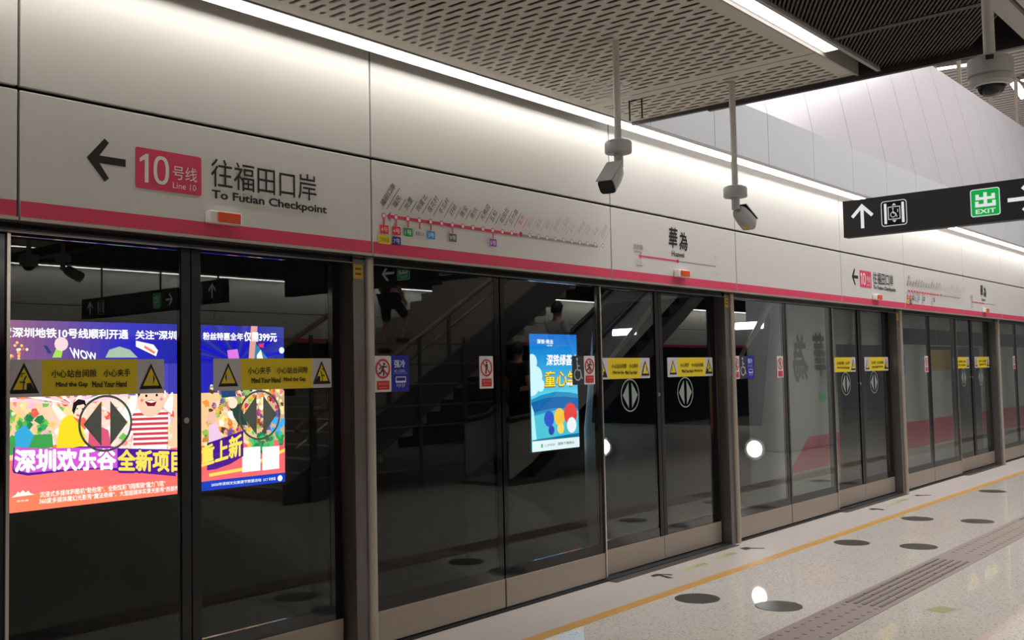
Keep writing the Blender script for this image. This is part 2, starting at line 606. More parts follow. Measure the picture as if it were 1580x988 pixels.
def left_arrow(fl, u0, u1, vc, h, w, rgb):
    fl.line([(u0 + w * .6, vc), (u1, vc)], w, rgb)
    fl.poly([(u0, vc), (u0 + h * .42, vc + h / 2), (u0 + h * .42 + w * .62, vc + h / 2 - w * .5), (u0 + w * 1.35, vc),
             (u0 + h * .42 + w * .62, vc - h / 2 + w * .5), (u0 + h * .42, vc - h / 2)], rgb)

def print_direction(c):
    fl = Flat(on_screen(FY - .0012))
    left_arrow(fl, c - .662, c - .470, 2.672, .205, .036, INKK)
    fl.rect(c - .421, 2.563, c - .060, 2.762, PINK, .012)
    W_ = (226, 218, 216)
    fl.poly([(c - .372, 2.594), (c - .352, 2.594), (c - .352, 2.734), (c - .366, 2.734), (c - .398, 2.710), (c - .398, 2.690), (c - .372, 2.706)], W_)
    o_ = [(math.cos(2 * math.pi * q / 32), math.sin(2 * math.pi * q / 32)) for q in range(32)]
    pts = [(c - .284 + .042 * math.copysign(abs(x) ** .8, x), 2.664 + .070 * math.copysign(abs(y) ** .8, y)) for x, y in o_] + [(c - .284 + .023 * math.copysign(abs(x) ** .8, x), 2.664 + .053 * math.copysign(abs(y) ** .8, y)) for x, y in o_]
    fl._put(pts, [(q, (q + 1) % 32, 32 + (q + 1) % 32, 32 + q) for q in range(32)], W_)
    fl.text('号线', c - .222, 2.630, c - .087, 2.700, W_, 0)
    fl.text('Line 10', c - .222, 2.585, c - .092, 2.615, W_, 0)
    fl.text('往福田口岸', c - .006, 2.622, c + .674, 2.770, INKK, .004)
    fl.text('To Futian Checkpoint', c - .003, 2.548, c + .747, 2.606, INKK, .030)
    return fl

def print_map(u0, u1):
    fl = Flat(on_screen(FY - .0012))
    z = 2.598
    ns = len(STN)
    st = lambda i: u0 + (u1 - u0) * i / (ns - 1)
    cur = 13
    fl.line([(st(cur), z), (u1, z)], .016, GREYK)
    fl.line([(u0 + .03, z), (st(cur), z)], .020, PINK)
    fl.poly([(u0 + .022, z), (u0 + .06, z + .032), (u0 + .048, z), (u0 + .06, z - .032)], PINK)
    tags = {0: [('4号', (214, 44, 48)), ('口岸换乘', (226, 196, 40))], 1: [('4号', (214, 44, 48)), ('7号', (34, 44, 132))],
            2: [('1号', (34, 142, 66))], 3: [('换乘车站', (206, 204, 200))], 4: [('3号', (62, 148, 214))],
            6: [('9号', (104, 92, 92))], 10: [('5号', (140, 70, 160))]}
    for i, nme in enumerate(STN):
        u = st(i)
        past = i > cur
        if i == cur:
            fl.disc(u, z, .018, (196, 40, 60), 14)
        else:
            fl.disc(u, z, .018, GREYK if past else PINK, 14)
            fl.disc(u, z, .012, (222, 218, 214), 14)
        colr = (216, 60, 70) if i == cur else ((172, 168, 164) if past else (58, 54, 54))
        L = .043 * len(nme)
        a = math.radians(52)
        fl.text(nme, u - .002, z + .052, u - .002 + L, z + .052 + .040, colr, .004, 0, a)
        q = L + .012
        fl.line([(u + .022, z + .042), (u + .022 + q * math.cos(a), z + .042 + q * math.sin(a))], .004, colr)
        if i in tags:
            fl.line([(u, z - .018), (u, z - .055)], .012, PINK)
            for j, (s, cc) in enumerate(tags[i]):
                wd = .05 if len(s) > 2 else .035
                zt = z - .058 - j * .062
                fl.rect(u - wd, zt - .052, u + wd, zt, cc, .005)
                fl.text(s, u - wd * .78, zt - .042, u + wd * .78, zt - .012, (90, 84, 80) if len(s) > 2 else (236, 232, 230), 0)
    return fl

def print_station(c):
    fl = Flat(on_screen(FY - .0012))
    z = 2.568
    fl.line([(c + .03, z), (c + .70, z)], .009, GREYK)
    fl.line([(c - .57, z), (c + .03, z)], .015, PINK)
    fl.poly([(c - .585, z), (c - .545, z + .028), (c - .555, z), (c - .545, z - .028)], PINK)
    fl.disc(c + .03, z, .016, (176, 50, 70), 16)
    fl.text('華', c - .115, 2.678, c + .025, 2.855, (24, 22, 22), .018, .10)
    fl.text('為', c + .055, 2.668, c + .195, 2.828, (24, 22, 22), .018, .10)
    fl.text('Huawei', c - .066, 2.606, c + .140, 2.652, INKK, .012)
    fl.text('贝尔路', c - .66, 2.618, c - .52, 2.662, (90, 86, 84), 0)
    fl.text('Bei’er Road', c - .645, 2.592, c - .535, 2.608, (110, 106, 104), .01)
    fl.text('下一站', c - .625, 2.508, c - .545, 2.535, (150, 146, 142), 0)
    fl.line([(c - .63, 2.49), (c - .53, 2.49)], .009, (150, 146, 142))
    fl.text('岗头', c + .67, 2.626, c + .74, 2.668, (186, 182, 178), 0)
    fl.line([(c + .66, 2.50), (c + .75, 2.50)], .008, (190, 186, 182))
    return fl

def panel_box(mb, x0, x1, z0, z1):
    mb.box(x0 + .006, x1 - .006, FY, FY + .03, z0, z1)

JA, JB = -.03, 2.47
edges = []
for k in range(-2, 5):
    edges += [(MOD * k + JA, MOD * k + JB, k, 'screen'), (MOD * k + JB, MOD * (k + 1) + JA, k, 'door')]
ordn = {-2: 'far left', -1: 'nearest', 0: 'second', 1: 'third', 2: 'fourth', 3: 'fifth', 4: 'sixth'}
LOW = {(-1, 'door'): 'white fascia panel with pink band and large To Futian Checkpoint sign above the nearest doors',
       (0, 'screen'): 'white fascia panel with pink band carrying the nearest pink line map with coloured transfer tags',
       (0, 'door'): 'white fascia panel with pink band and calligraphy station strip, behind the two bullet cameras',
       (1, 'screen'): 'blank white fascia panel between the calligraphy station strip and the farther To Futian Checkpoint sign',
       (1, 'door'): 'white fascia panel with pink band carrying the smaller, farther To Futian Checkpoint sign',
       (2, 'screen'): 'white fascia panel with pink band carrying the farther, smaller pink line map',
       (2, 'door'): 'white fascia panel with pink band and the farther small calligraphy station strip',
       (3, 'screen'): 'blank white fascia panel with pink band at the right edge of the photo',
       (3, 'door'): 'white fascia panel with pink band just beyond the right edge of the photo',
       (4, 'screen'): 'white fascia panel with pink band well beyond the right edge of the photo',
       (-1, 'screen'): 'white fascia panel sliver with pink band at the left edge of the photo'}
UPP = {(-1, 'screen'): 'upper white fascia panel at the left edge, above the sliver panel',
       (-1, 'door'): 'large upper white fascia panel above the big To Futian Checkpoint sign',
       (0, 'screen'): 'upper white fascia panel above the nearest pink line map',
       (0, 'door'): 'upper white fascia panel directly behind the two hanging bullet cameras',
       (1, 'screen'): 'upper white fascia panel left of the hanging exit sign, above the blank panel',
       (1, 'door'): 'upper white fascia panel partly behind the hanging exit sign',
       (2, 'screen'): 'upper white fascia panel right of the exit sign, above the farther line map',
       (2, 'door'): 'upper white fascia panel above the farther calligraphy station strip',
       (3, 'screen'): 'upper white fascia panel farthest right in the photo',
       (3, 'door'): 'upper white fascia panel just beyond the right edge of the photo',
       (4, 'screen'): 'upper white fascia panel well beyond the right edge of the photo'}
for x0, x1, k, kind in edges:
    key = (k, kind)
    if key not in LOW:
        continue
    t = thing('fascia_panel', ((x0 + x1) / 2, FY, 2.36), LOW[key], 'fascia panel', 'lower fascia panels')
    mb = MB()
    panel_box(mb, x0, x1, 2.362, 2.926)
    sheet = mb.build('panel_sheet', MT['fascia'], t, .004)
    fl = Flat(on_screen(FY - .0006))
    fl.rect(x0 + .008, 2.364, x1 - .008, 2.434, PINK)
    tag(fl.build('pink_band', MT['ink'], sheet), 'pink band along the lower edge')
    lip = MB().box(x0 + .004, x1 - .004, FY - .012, FY + .03, 2.346, 2.36)
    lip.build('bottom_lip', MT['steel'], t)
    if kind == 'door' and k in (-1, 1):
        print_direction(MOD * k + 3.44).build('direction_lettering', MT['ink'], sheet)
    if kind == 'screen' and k in (0, 2):
        print_map(MOD * k + .066, MOD * k + 2.285).build('line_map', MT['ink'], sheet)
    if kind == 'door' and k in (0, 2):
        print_station(MOD * k + 3.44).build('station_lettering', MT['ink'], sheet)
    mb = MB()
    panel_box(mb, x0, x1, 2.944, 3.60)
    tag(mb.build('upper_fascia_panel', MT['fascia'], None, .004), UPP[key], 'fascia panel', 'upper fascia panels')

IND = {-1: 'orange indicator lamp under the big To Futian Checkpoint lettering', 0: 'orange indicator lamp below the calligraphy station strip near the bullet cameras',
       1: 'orange indicator lamp under the smaller To Futian Checkpoint sign', 2: 'small orange indicator lamp farthest to the right on the pink band'}
for k in range(-1, 3):
    c = MOD * k + 3.44 + .056
    t = thing('door_indicator_lamp', (c, FY, 2.43), IND[k], 'indicator lamp', 'door indicator lamps')
    hs = MB().box(c - .098, c + .098, FY - .045, FY - .003, 2.428, 2.492).build('housing', MT['white'], t, .006)
    tag(MB().box(c - .052, c + .082, FY - .056, FY - .045, 2.434, 2.486).build('lens', MT['orange'], hs, .004), 'orange lens')

# ------------------------------------------------------------------ header, soffit and sills of the screen
struct('trim_7', MB().box(-12, 34, -.13, .10, 2.338, 2.3455), MT['frit'])
struct('trim_8', MB().box(-12, 34, -.03, .12, 2.318, 2.346), MT['header'])
struct('trim_9', MB().box(-12, 34, -.05, -.035, 2.308, 2.314), MT['steelmid'])
struct('trim_10', MB().box(-12, 34, -.035, .12, -.01, .012), MT['gasket'])

# ------------------------------------------------------------------ printed stickers
WHT, RED, YEL, BLK = (214, 208, 206), (190, 30, 36), (226, 200, 34), (22, 20, 20)
def st_prohibit(u0, v0, run, y):
    fl = Flat(on_screen(y))
    w, h = .142, .222
    fl.rect(u0, v0, u0 + w, v0 + h, WHT, .008)
    cx, cy = u0 + w / 2, v0 + .142
    if run:
        fl.disc(cx + .012, cy + .030, .009, BLK, 12)
        fl.line([(cx + .006, cy + .018), (cx - .004, cy - .008)], .018, BLK)
        fl.line([(cx + .006, cy + .018), (cx + .026, cy + .008), (cx + .032, cy + .018)], .008, BLK)
        fl.line([(cx + .002, cy + .016), (cx - .020, cy + .008), (cx - .028, cy - .004)], .008, BLK)
        fl.line([(cx - .004, cy - .006), (cx + .008, cy - .024), (cx + .004, cy - .044)], .010, BLK)
        fl.line([(cx - .006, cy - .006), (cx - .018, cy - .026), (cx - .036, cy - .028)], .010, BLK)
    else:
        fl.disc(cx + .004, cy + .036, .008, BLK, 12)
        fl.line([(cx + .003, cy + .026), (cx - .001, cy - .010)], .018, BLK)
        fl.line([(cx - .001, cy - .006), (cx - .007, cy - .042)], .012, BLK)
        fl.line([(cx + .010, cy + .022), (cx + .013, cy - .004)], .006, BLK)
    fl.line([(cx - .036, cy + .038), (cx + .036, cy - .038)], .010, RED)
    fl.ring(cx, cy, .060, .011, RED)
    fl.rect(u0 + .020, v0 + .014, u0 + w - .020, v0 + .068, RED, .003)
    fl.text('请勿奔跑' if run else '请勿依靠', u0 + .030, v0 + .042, u0 + w - .030, v0 + .058, (226, 150, 148), 0)
    fl.line([(u0 + .036, v0 + .028), (u0 + w - .036, v0 + .028)], .005, (218, 120, 120))
    return fl

def st_cool(u0, v0, y):
    fl = Flat(on_screen(y))
    w, h = .150, .226
    B, L = (26, 32, 150), (206, 206, 226)
    fl.rect(u0, v0, u0 + w, v0 + h, B, .004)
    fl.text('强冷', u0 + .022, v0 + .150, u0 + .118, v0 + .200, L, .02)
    fl.text('AC: COOL', u0 + .022, v0 + .122, u0 + .118, v0 + .138, L, 0)
    fl.line([(u0 + .012, v0 + .114), (u0 + .136, v0 + .114)], .004, (120, 122, 190))
    fl.line([(u0 + .036, v0 + .058), (u0 + .036, v0 + .092), (u0 + .118, v0 + .092), (u0 + .118, v0 + .058)], .006, L)
    fl.rect(u0 + .034, v0 + .056, u0 + .120, v0 + .068, L)
    for i in range(5):
        uu = u0 + .046 + i * .015
        fl.line([(uu, v0 + .050), (uu - .003 + .002 * (i % 2), v0 + .032 - .006 * (i % 2))], .004, L)
    return fl

def st_wheel(u0, v0, y):
    fl = Flat(on_screen(y))
    w, h = .150, .222
    L = (188, 188, 192)
    fl.rect(u0, v0, u0 + w, v0 + h, (52, 54, 62), .003)
    cx, cy = u0 + .070, v0 + .078
    fl.ring(cx, cy, .047, .010, L)
    fl.rect(cx - .014, cy + .022, cx + .03, cy + .05, (52, 54, 62))
    fl.disc(cx - .006, cy + .118, .012, L, 14)
    fl.line([(cx - .006, cy + .098), (cx - .002, cy + .034), (cx + .034, cy + .034), (cx + .052, cy - .030), (cx + .062, cy - .026)], .012, L)
    fl.line([(cx - .004, cy + .068), (cx + .026, cy + .066)], .010, L)
    return fl

def tri_icon(fl, cx, v0, h, gap, flip=1):
    w = h * .98
    fl.poly([(cx - w / 2, v0), (cx + w / 2, v0), (cx, v0 + h)], BLK)
    k = .70
    yb = v0 + h * .13
    fl.poly([(cx - w / 2 * k, yb), (cx + w / 2 * k, yb), (cx, yb + h * k)], YEL)
    s = flip
    if gap:
        fl.poly([(cx + s * .012, yb), (cx + s * w / 2 * k, yb), (cx + s * w * .22, yb + h * .22), (cx + s * .012, yb + h * .20)], BLK)
        fl.line([(cx - s * .020, yb + h * .24), (cx + s * .006, yb + h * .24)], .006, BLK)
        fl.line([(cx - s * .004, yb), (cx, yb + h * .30), (cx + s * .010, yb + h * .44)], .006, BLK)
        fl.line([(cx - s * .012, yb + h * .40), (cx - s * .010, yb + h * .52), (cx + s * .004, yb + h * .52)], .004, BLK)
    else:
        fl.poly([(cx + s * .010, yb + .004), (cx + s * .012, yb + h * .50), (cx + s * .020, yb + h * .26)], BLK)
        fl.rect(cx - .016 - s * .006, yb + h * .16, cx + .008 - s * .006, yb + h * .30, (196, 188, 170))

def st_mind(u0, v0, y, left):
    fl = Flat(on_screen(y))
    w, h = .800, .172
    fl.rect(u0, v0, u0 + w, v0 + h, (196, 190, 194), .008)
    a, b = (.180, .652) if left else (.172, .656)
    fl.rect(u0 + a, v0 + .001, u0 + b, v0 + h - .001, YEL)
    if left:
        tri_icon(fl, u0 + .098, v0 + .016, .142, True, 1)
        tri_icon(fl, u0 + .726, v0 + .022, .128, False, 1)
        fl.text('小心站台间隙', u0 + .222, v0 + .086, u0 + .440, v0 + .124, BLK, .012)
        fl.text('小心夹手', u0 + .475, v0 + .086, u0 + .614, v0 + .124, BLK, .012)
        fl.text('Mind the Gap', u0 + .242, v0 + .036, u0 + .396, v0 + .066, BLK, .03)
        fl.text('Mind Your Hand', u0 + .418, v0 + .036, u0 + .594, v0 + .066, BLK, .03)
    else:
        tri_icon(fl, u0 + .092, v0 + .022, .128, False, -1)
        tri_icon(fl, u0 + .726, v0 + .022, .136, True, -1)
        fl.text('小心夹手', u0 + .214, v0 + .086, u0 + .366, v0 + .124, BLK, .012)
        fl.text('小心站台间隙', u0 + .404, v0 + .086, u0 + .622, v0 + .124, BLK, .012)
        fl.text('Mind Your Hand', u0 + .236, v0 + .036, u0 + .430, v0 + .066, BLK, .03)
        fl.text('Mind the Gap', u0 + .452, v0 + .036, u0 + .606, v0 + .066, BLK, .03)
    return fl

def st_circle(cx, cy, y):
    fl = Flat(on_screen(y))
    K = (138, 150, 142)
    fl.ring(cx, cy, .137, .011, K, 56)
    fl.poly([(cx - .022, cy + .108), (cx - .022, cy - .108), (cx - .112, cy)], K)
    fl.poly([(cx + .022, cy + .108), (cx + .022, cy - .108), (cx + .112, cy)], K)
    return fl

# ------------------------------------------------------------------ glass screen units
def pane(mb, x0, x1, z0, z1, y):
    mb.add([(x0, y, z0), (x1, y, z0), (x1, y, z1), (x0, y, z1)], [(0, 1, 2, 3)], 0)
    t = .010
    mb.add([(x0, y + t, z0), (x1, y + t, z0), (x1, y + t, z1), (x0, y + t, z1)], [(3, 2, 1, 0)], 1)
    mb.add([(x0, y, z0), (x0, y, z1), (x0, y + t, z1), (x0, y + t, z0)], [(0, 1, 2, 3)], 1)
    mb.add([(x1, y, z0), (x1, y + t, z0), (x1, y + t, z1), (x1, y, z1)], [(0, 1, 2, 3)], 1)

def leafset(t, x0, x1, y, bl, br, bt=.012, bb=.075, zt=2.318):
    """glass with its black border, framed by a steel kick plate"""
    kz0, kz1 = .022, .215
    mb = MB()
    pane(mb, x0 + bl, x1 - br, kz1 + bb, zt - bt, y)
    gp = mb.build('glass_pane', [GLASS, CLEARBACK], t)
    b = MB()
    b.box(x0, x0 + bl, y - .002, y + .024, kz1, zt)
    b.box(x1 - br, x1, y - .002, y + .024, kz1, zt)
    b.box(x0 + bl, x1 - br, y - .002, y + .024, kz1, kz1 + bb)
    b.box(x0 + bl, x1 - br, y - .002, y + .024, zt - bt, zt)
    b.build('dark_border', MT['frit'], t)
    MB().box(x0, x1, y - .008, y + .028, kz0, kz1).build('kick_plate', MT['kick'], t, .003)
    return gp

which = {-1: 'nearest', 0: 'second', 1: 'third', 2: 'fourth', 3: 'fifth'}
def post(x, k):
    lab = {-1: 'steel door post beyond the left edge of the photo', 0: 'steel door post nearest the camera, right of the nearest doors',
           1: 'steel door post below the blank fascia panel, right of the middle doors',
           2: 'third steel door post, below the farther line map', 3: 'slim steel door post farthest right in the photo', 4: 'steel door post beyond the right edge of the photo'}[k]
    t = thing('door_post', (x, 0, 0), lab, 'door post', 'steel door posts')
    MB().box(x - .095, x - .002, -.045, .12, 0.0, 2.338).build('side_plate', MT['steelmid'], t, .004)
    pr = [(x + .056 - .052 * (1 - math.cos(a)) if False else x + .028 + .030 * math.sin(a), -.052 - .020 * math.cos(a)) for a in [math.radians(v) for v in range(-90, 91, 15)]]
    pr = [(x - .002, .12)] + pr + [(x + .058, .12)]
    MB().prism(pr, 'z', 0.0, 2.338).build('rounded_edge', MT['steel'], t, 0, True)
    fl = Flat(on_screen(-.0465))
    fl.rect(x - .090, 2.215, x - .018, 2.300, (196, 158, 44))
    for i in range(2):
        fl.line([(x - .078, 2.276 - i * .03), (x - .032, 2.276 - i * .03)], .012, (96, 76, 30))
    tag(fl.build('label_sticker', MT['ink'], t), 'small yellow label at the top of the post')
    fl = Flat(on_screen(-.0465))
    fl.rect(x - .050, 1.555, x - .012, 1.745, (112, 104, 96))
    fl.build('key_plate', MT['ink'], t)

def fixed(k, j):
    base = MOD * k
    x0, x1 = (base + .062, base + 1.274) if j == 0 else (base + 1.290, base + 2.478)
    pos = ('left' if j == 0 else 'right')
    extra = {(0, 0): 'with a blue strong cooling sticker, right of the nearest post', (0, 1): 'through which the blue portrait poster shows, with wheelchair sticker',
             (1, 0): 'with no running, wheelchair and blue cooling stickers in a row', (1, 1): 'showing the grey column with dark calligraphy',
             (2, 0): 'with a lone blue sticker, right of the third post', (2, 1): 'between the lone blue sticker pane and the farthest doors',
             (3, 0): 'right of the farthest post at the photo edge', (3, 1): 'at the far end beyond the photo edge', (4, 0): 'beyond the farthest sliding doors, out of the photo', (4, 1): 'second beyond the farthest sliding doors, out of the photo', (-1, 1): 'left of the nearest doors at the left photo edge'}[(k, j)]
    t = thing('glass_screen_panel', ((x0 + x1) / 2, 0, 0), 'tall fixed glass screen panel %s' % extra, 'glass panel', 'fixed glass screen panels')
    gp = leafset(t, x0, x1, 0.0, .035, .052)
    if j == 1:
        MB().box(x1 + .001, x1 + .016, -.016, .030, 0.02, 2.315).build('edge_strip', MT['brightsteel'], t)
    y = -.0025
    if j == 0:
        if k in (0, 1):
            st_prohibit(base + .100, 1.535, True, y).build('no_running_sticker', MT['ink'], gp)
        if k == 0:
            st_cool(base + .244, 1.533, y).build('cooling_sticker', MT['ink'], gp)
        elif k == 1:
            st_wheel(base + .244, 1.535, y).build('wheelchair_sticker', MT['ink'], gp)
            st_cool(base + .396, 1.533, y).build('cooling_sticker', MT['ink'], gp)
        else:
            st_cool(base + .120, 1.533, y).build('cooling_sticker', MT['ink'], gp)
        st_prohibit(base + 1.056, 1.533, False, y - .001).build('no_leaning_sticker', MT['ink'], gp)
    elif k == 0:
        st_wheel(base + 2.110, 1.535, y).build('wheelchair_sticker', MT['ink'], gp)
        st_prohibit(base + 2.263, 1.535, True, y).build('no_running_sticker', MT['ink'], gp)

def doors(k):
    base = MOD * k
    y = .055
    nm = {-1: ('in front of the large amusement park poster', 'the nearest doors'), 0: ('below the calligraphy station strip nearest the bullet cameras', 'the middle doors'),
          1: ('below the smaller To Futian Checkpoint sign', 'the third doors'), 2: ('farthest along the platform in view', 'the farthest doors'), 3: ('beyond the right photo edge', 'the next doors')}[k]
    for side in (0, 1):
        x0, x1 = (base + 2.500, base + 3.436) if side == 0 else (base + 3.440, base + 4.440)
        t = thing('sliding_door', ((x0 + x1) / 2, y, 0), '%s sliding glass door leaf of %s, %s' % ('left' if side == 0 else 'right', nm[1], nm[0]), 'sliding door', 'sliding platform door leaves')
        if side == 0:
            gp = leafset(t, x0, x1, y, .012, .060)
            st_mind(base + 2.486, 1.570, y - .0045, True).build('caution_sticker', MT['ink'], gp)
            st_circle(base + 2.975, 1.432, y - .0045).build('circle_arrow_decal', MT['ink'], gp)
            ms = MB().box(x1 - .055, x1 - .001, y - .010, y - .002, .22, 2.315).build('meeting_stile', MT['frame'], t, .003)
            MB().tube([(x1 - .030, y - .016, 1.425), (x1 - .030, y + .0, 1.425)], .016, 16).build('lock', MT['brightsteel'], ms)
        else:
            gp = leafset(t, x0, x1, y, .060, .085)
            st_mind(base + 3.572, 1.572, y - .0045, False).build('caution_sticker', MT['ink'], gp)
            st_circle(base + 3.865, 1.432, y - .0045).build('circle_arrow_decal', MT['ink'], gp)
            MB().box(x0 + .001, x0 + .055, y - .010, y - .002, .22, 2.315).build('meeting_stile', MT['frame'], t, .003)
    mb = MB().box(base + 2.47, base + 4.47, -.115, .11, 0.0005, .006)
    for i in range(4):
        mb.box(base + 2.48, base + 4.46, -.10 + i * .022, -.092 + i * .022, .006, .008)
    tag(mb.build('door_sill', MT['steelmid']), 'grooved steel door sill on the floor under %s' % nm[1], 'door sill', 'door sills')

for k in range(-1, 5):
    if k > -1:
        fixed(k, 0)
        post(MOD * k, k)
    fixed(k, 1)
    if k < 4:
        doors(k)

# ------------------------------------------------------------------ strip lamps
def strip_lamp(name, x0, x1, y0, y1, z, glow, label, group, lip=False):
    t = thing(name, ((x0 + x1) / 2, (y0 + y1) / 2, z), label, 'strip light', group)
    hs = MB().box(x0, x1, y0 - .012, y1 + .012, z + .004, z + .034).build('housing', MT['trim'], t)
    MB().box(x0 + .002, x1 - .002, y0, y1, z - .001, z + .003).build('diffuser', MT[glow], hs)
    if lip:
        MB().box(x0, x1, y1, y1 + .008, z - .017, z + .004).build('wall_side_lip', MT['trim'], hs)
    return t
strip_lamp('strip_light', -12, XE, -.316, -.236, ZC, 'lampglow', 'long white strip light along the top of the white fascia, under the perforated ceiling', 'strip lights', True)
strip_lamp('strip_light', XE + .002, 33, -.316, -.236, ZC, 'lampglow', 'long white strip light below the grey wall, passing behind the hanging exit sign', 'strip lights', True)
strip_lamp('strip_light', -12, 1.90, -2.262, -2.165, ZC + .012, 'ceilglow', 'short bright strip light between the perforated ceiling and the dark mesh ceiling', 'strip lights')

# ------------------------------------------------------------------ bullet cameras, dome camera
def bullet(x, y, zf, v, up_hint, label, grp, facing):
    t = thing('bullet_camera', (x, y, zf), label, 'security camera', grp)
    MB().tube([(x, y, zf + .045), (x, y, ZC + .01)], .021, 16).build('pole', MT['pole'], t, 0, True)
    MB().lathe((x, y, zf), [(.02, .046), (.050, .044), (.072, .036), (.079, .026), (.079, -.028), (.074, -.034), (.03, -.036)], 32).build('mount_flange', MT['camgrey'], t, 0, True)
    hub = Vector((x, y, zf - .090))
    MB().tube([(x, y, zf - .034), (x, y, zf - .115)], .027, 16).build('neck', MT['camgrey'], t, 0, True)
    d = Vector(v).normalized()
    s = d.cross(Vector((0, 0, 1))).normalized()
    u = s.cross(d)
    L = Vector(v).length
    c0 = hub + d * .030 - u * .012
    # shell: tapered rounded body
    mb = MB()
    secs = [(0.0, .030, .028), (.03, .042, .040), (.10, .048, .046), (L, .050, .046)]
    vs, fs = [], []
    n = 16
    for dist, hw, hh in secs:
        for q in range(n):
            a = 2 * math.pi * q / n
            ca, sa = math.cos(a), math.sin(a)
            e = .45
            vs.append(c0 + d * dist + s * (hw * math.copysign(abs(ca) ** e, ca)) + u * (hh * math.copysign(abs(sa) ** e, sa)))
    for i in range(len(secs) - 1):
        for q in range(n):
            fs.append((i * n + q, i * n + (q + 1) % n, (i + 1) * n + (q + 1) % n, (i + 1) * n + q))
    fs.append(tuple(range(n - 1, -1, -1)))
    fs.append(tuple(range(3 * n, 4 * n)))
    mb.add(vs, fs)
    hs = mb.build('housing', MT['camgrey'], t, 0, True)
    vs = []
    for dd in (L + .0005, L + .006):
        for q in range(n):
            a = 2 * math.pi * q / n
            ca, sa = math.cos(a), math.sin(a)
            vs.append(c0 + d * dd + s * (.047 * math.copysign(abs(ca) ** .45, ca)) + u * (.043 * math.copysign(abs(sa) ** .45, sa)))
    MB().add(vs, [tuple(range(n)), tuple(range(n, 2 * n))] + [(q, (q + 1) % n, n + (q + 1) % n, n + q) for q in range(n)]).build('lens_window', MT['lens'], hs)
    # sunshield: a thin roof set off by a dark gasket
    MB().obox(c0 + d * (L * .52 + .008) + u * .0455, d, s, u, L * .48, .046, .0020).build('gasket', MT['gasket'], hs)
    MB().obox(c0 + d * (L * .52 + .012) + u * .0495, d, s, u, L * .50, .050, .0025).build('sunshield', MT['camgrey'], hs, .003)
    if facing == 'away':
        MB().obox(c0 + d * (L - .04) - u * .0468, d, s, u, .014, .024, .0006).build('label_sticker', mat('yellow_label', (214, 190, 40), .5), hs)
        MB().obox(c0 + d * (L - .085) - u * .0466, d, s, u, .008, .018, .0006).build('maker_plate', mat('pink_label', (176, 150, 152), .5), hs)
    else:
        for q in (-1, 1):
            MB().obox(c0 + d * (L - .03) + s * (.0505 * 1) + u * (.004 * q), d, s, u, .004, .0006, .003).build('screw', MT['gasket'], hs)
p1 = at(954, 228, 1, -1.36)
bullet(p1.x, p1.y, p1.z, (-.160, -.030, -.138), None, 'bullet security camera on ceiling pole with its dark lens facing the viewer', 'bullet cameras', 'near')
p2 = at(1134.5, 297, 1, -1.46)
bullet(p2.x, p2.y, p2.z, (.168, .0, -.082), None, 'bullet security camera pointing away to the right with yellow label underneath', 'bullet cameras', 'away')

dc = at(1528, 108, 1, -3.66)
t = thing('dome_camera', tuple(dc), 'grey dome security camera on a ceiling pole at the upper right corner', 'security camera')
MB().tube([(dc.x, dc.y, dc.z + .04), (dc.x, dc.y, ZC + .03)], .0195, 16).build('pole', MT['pole'], t, 0, True)
hs = MB().lathe(tuple(dc), [(.02, .046), (.052, .046), (.072, .038), (.0755, .028), (.0755, -.022), (.069, -.024), (.067, -.028), (.072, -.030), (.073, -.048), (.052, -.054)], 36).build('housing', MT['camgrey'], t, 0, True)
pr = [(.050, -.052)] + [(.048 * math.cos(math.radians(a)), -.054 - .042 * math.sin(math.radians(a))) for a in range(0, 86, 12)]
MB().lathe(tuple(dc), pr, 28).build('dome_cover', MT['clear'], hs, 0, True)
MB().lathe(tuple(dc), [(.054, -.048), (.056, -.056), (.051, -.060), (.049, -.054)], 32).build('trim_ring', MT['white'], hs, 0, True)
dv = (CAM - dc); dv.z = 0; dv.normalize()
MB().obox(dc + dv * .073 + Vector((0, 0, .026)), dv.cross(Vector((0, 0, 1))), dv, Vector((0, 0, 1)), .013, .004, .008).build('latch', MT['gasket'], hs)

# small rod hanger at the ceiling edge
h0, h1 = at(971, 157, 2, ZC), at(990, 152, 2, ZC)
t = thing('rod_hanger', (h0.x, h0.y, ZC), 'pair of thin black rods hanging from the perforated ceiling edge by the pole', 'hanger')
for q in (h0, h1):
    MB().tube([(q.x, q.y, ZC - .14), (q.x, q.y, ZC + .02)], .006, 8).build('rod', MT['gasket'], t)
MB().tube([(h0.x, h0.y, ZC - .004), (h1.x, h1.y, ZC - .004)], .003, 8).build('crossbar', MT['gasket'], t)

# ------------------------------------------------------------------ hanging direction signs
def exit_icon(fl, a0, b0, s):
    G, L = (28, 166, 74), (226, 232, 228)
    fl.rect(a0, b0, a0 + s, b0 + s, L, s * .09)
    m_ = s * .028
    fl.rect(a0 + m_, b0 + m_, a0 + s - m_, b0 + s - m_, G, s * .07)
    q = lambda x0, y0, x1, y1: fl.rect(a0 + s * x0, b0 + s * y0, a0 + s * x1, b0 + s * y1, L)
    q(.45, .34, .57, .86)                    # centre stroke
    q(.18, .60, .84, .70); q(.18, .60, .30, .80); q(.72, .60, .84, .80)
    q(.16, .34, .86, .45); q(.16, .34, .28, .55); q(.74, .34, .86, .55)
    fl.text('EXIT', a0 + s * .17, b0 + s * .10, a0 + s * .85, b0 + s * .26, L, .02)

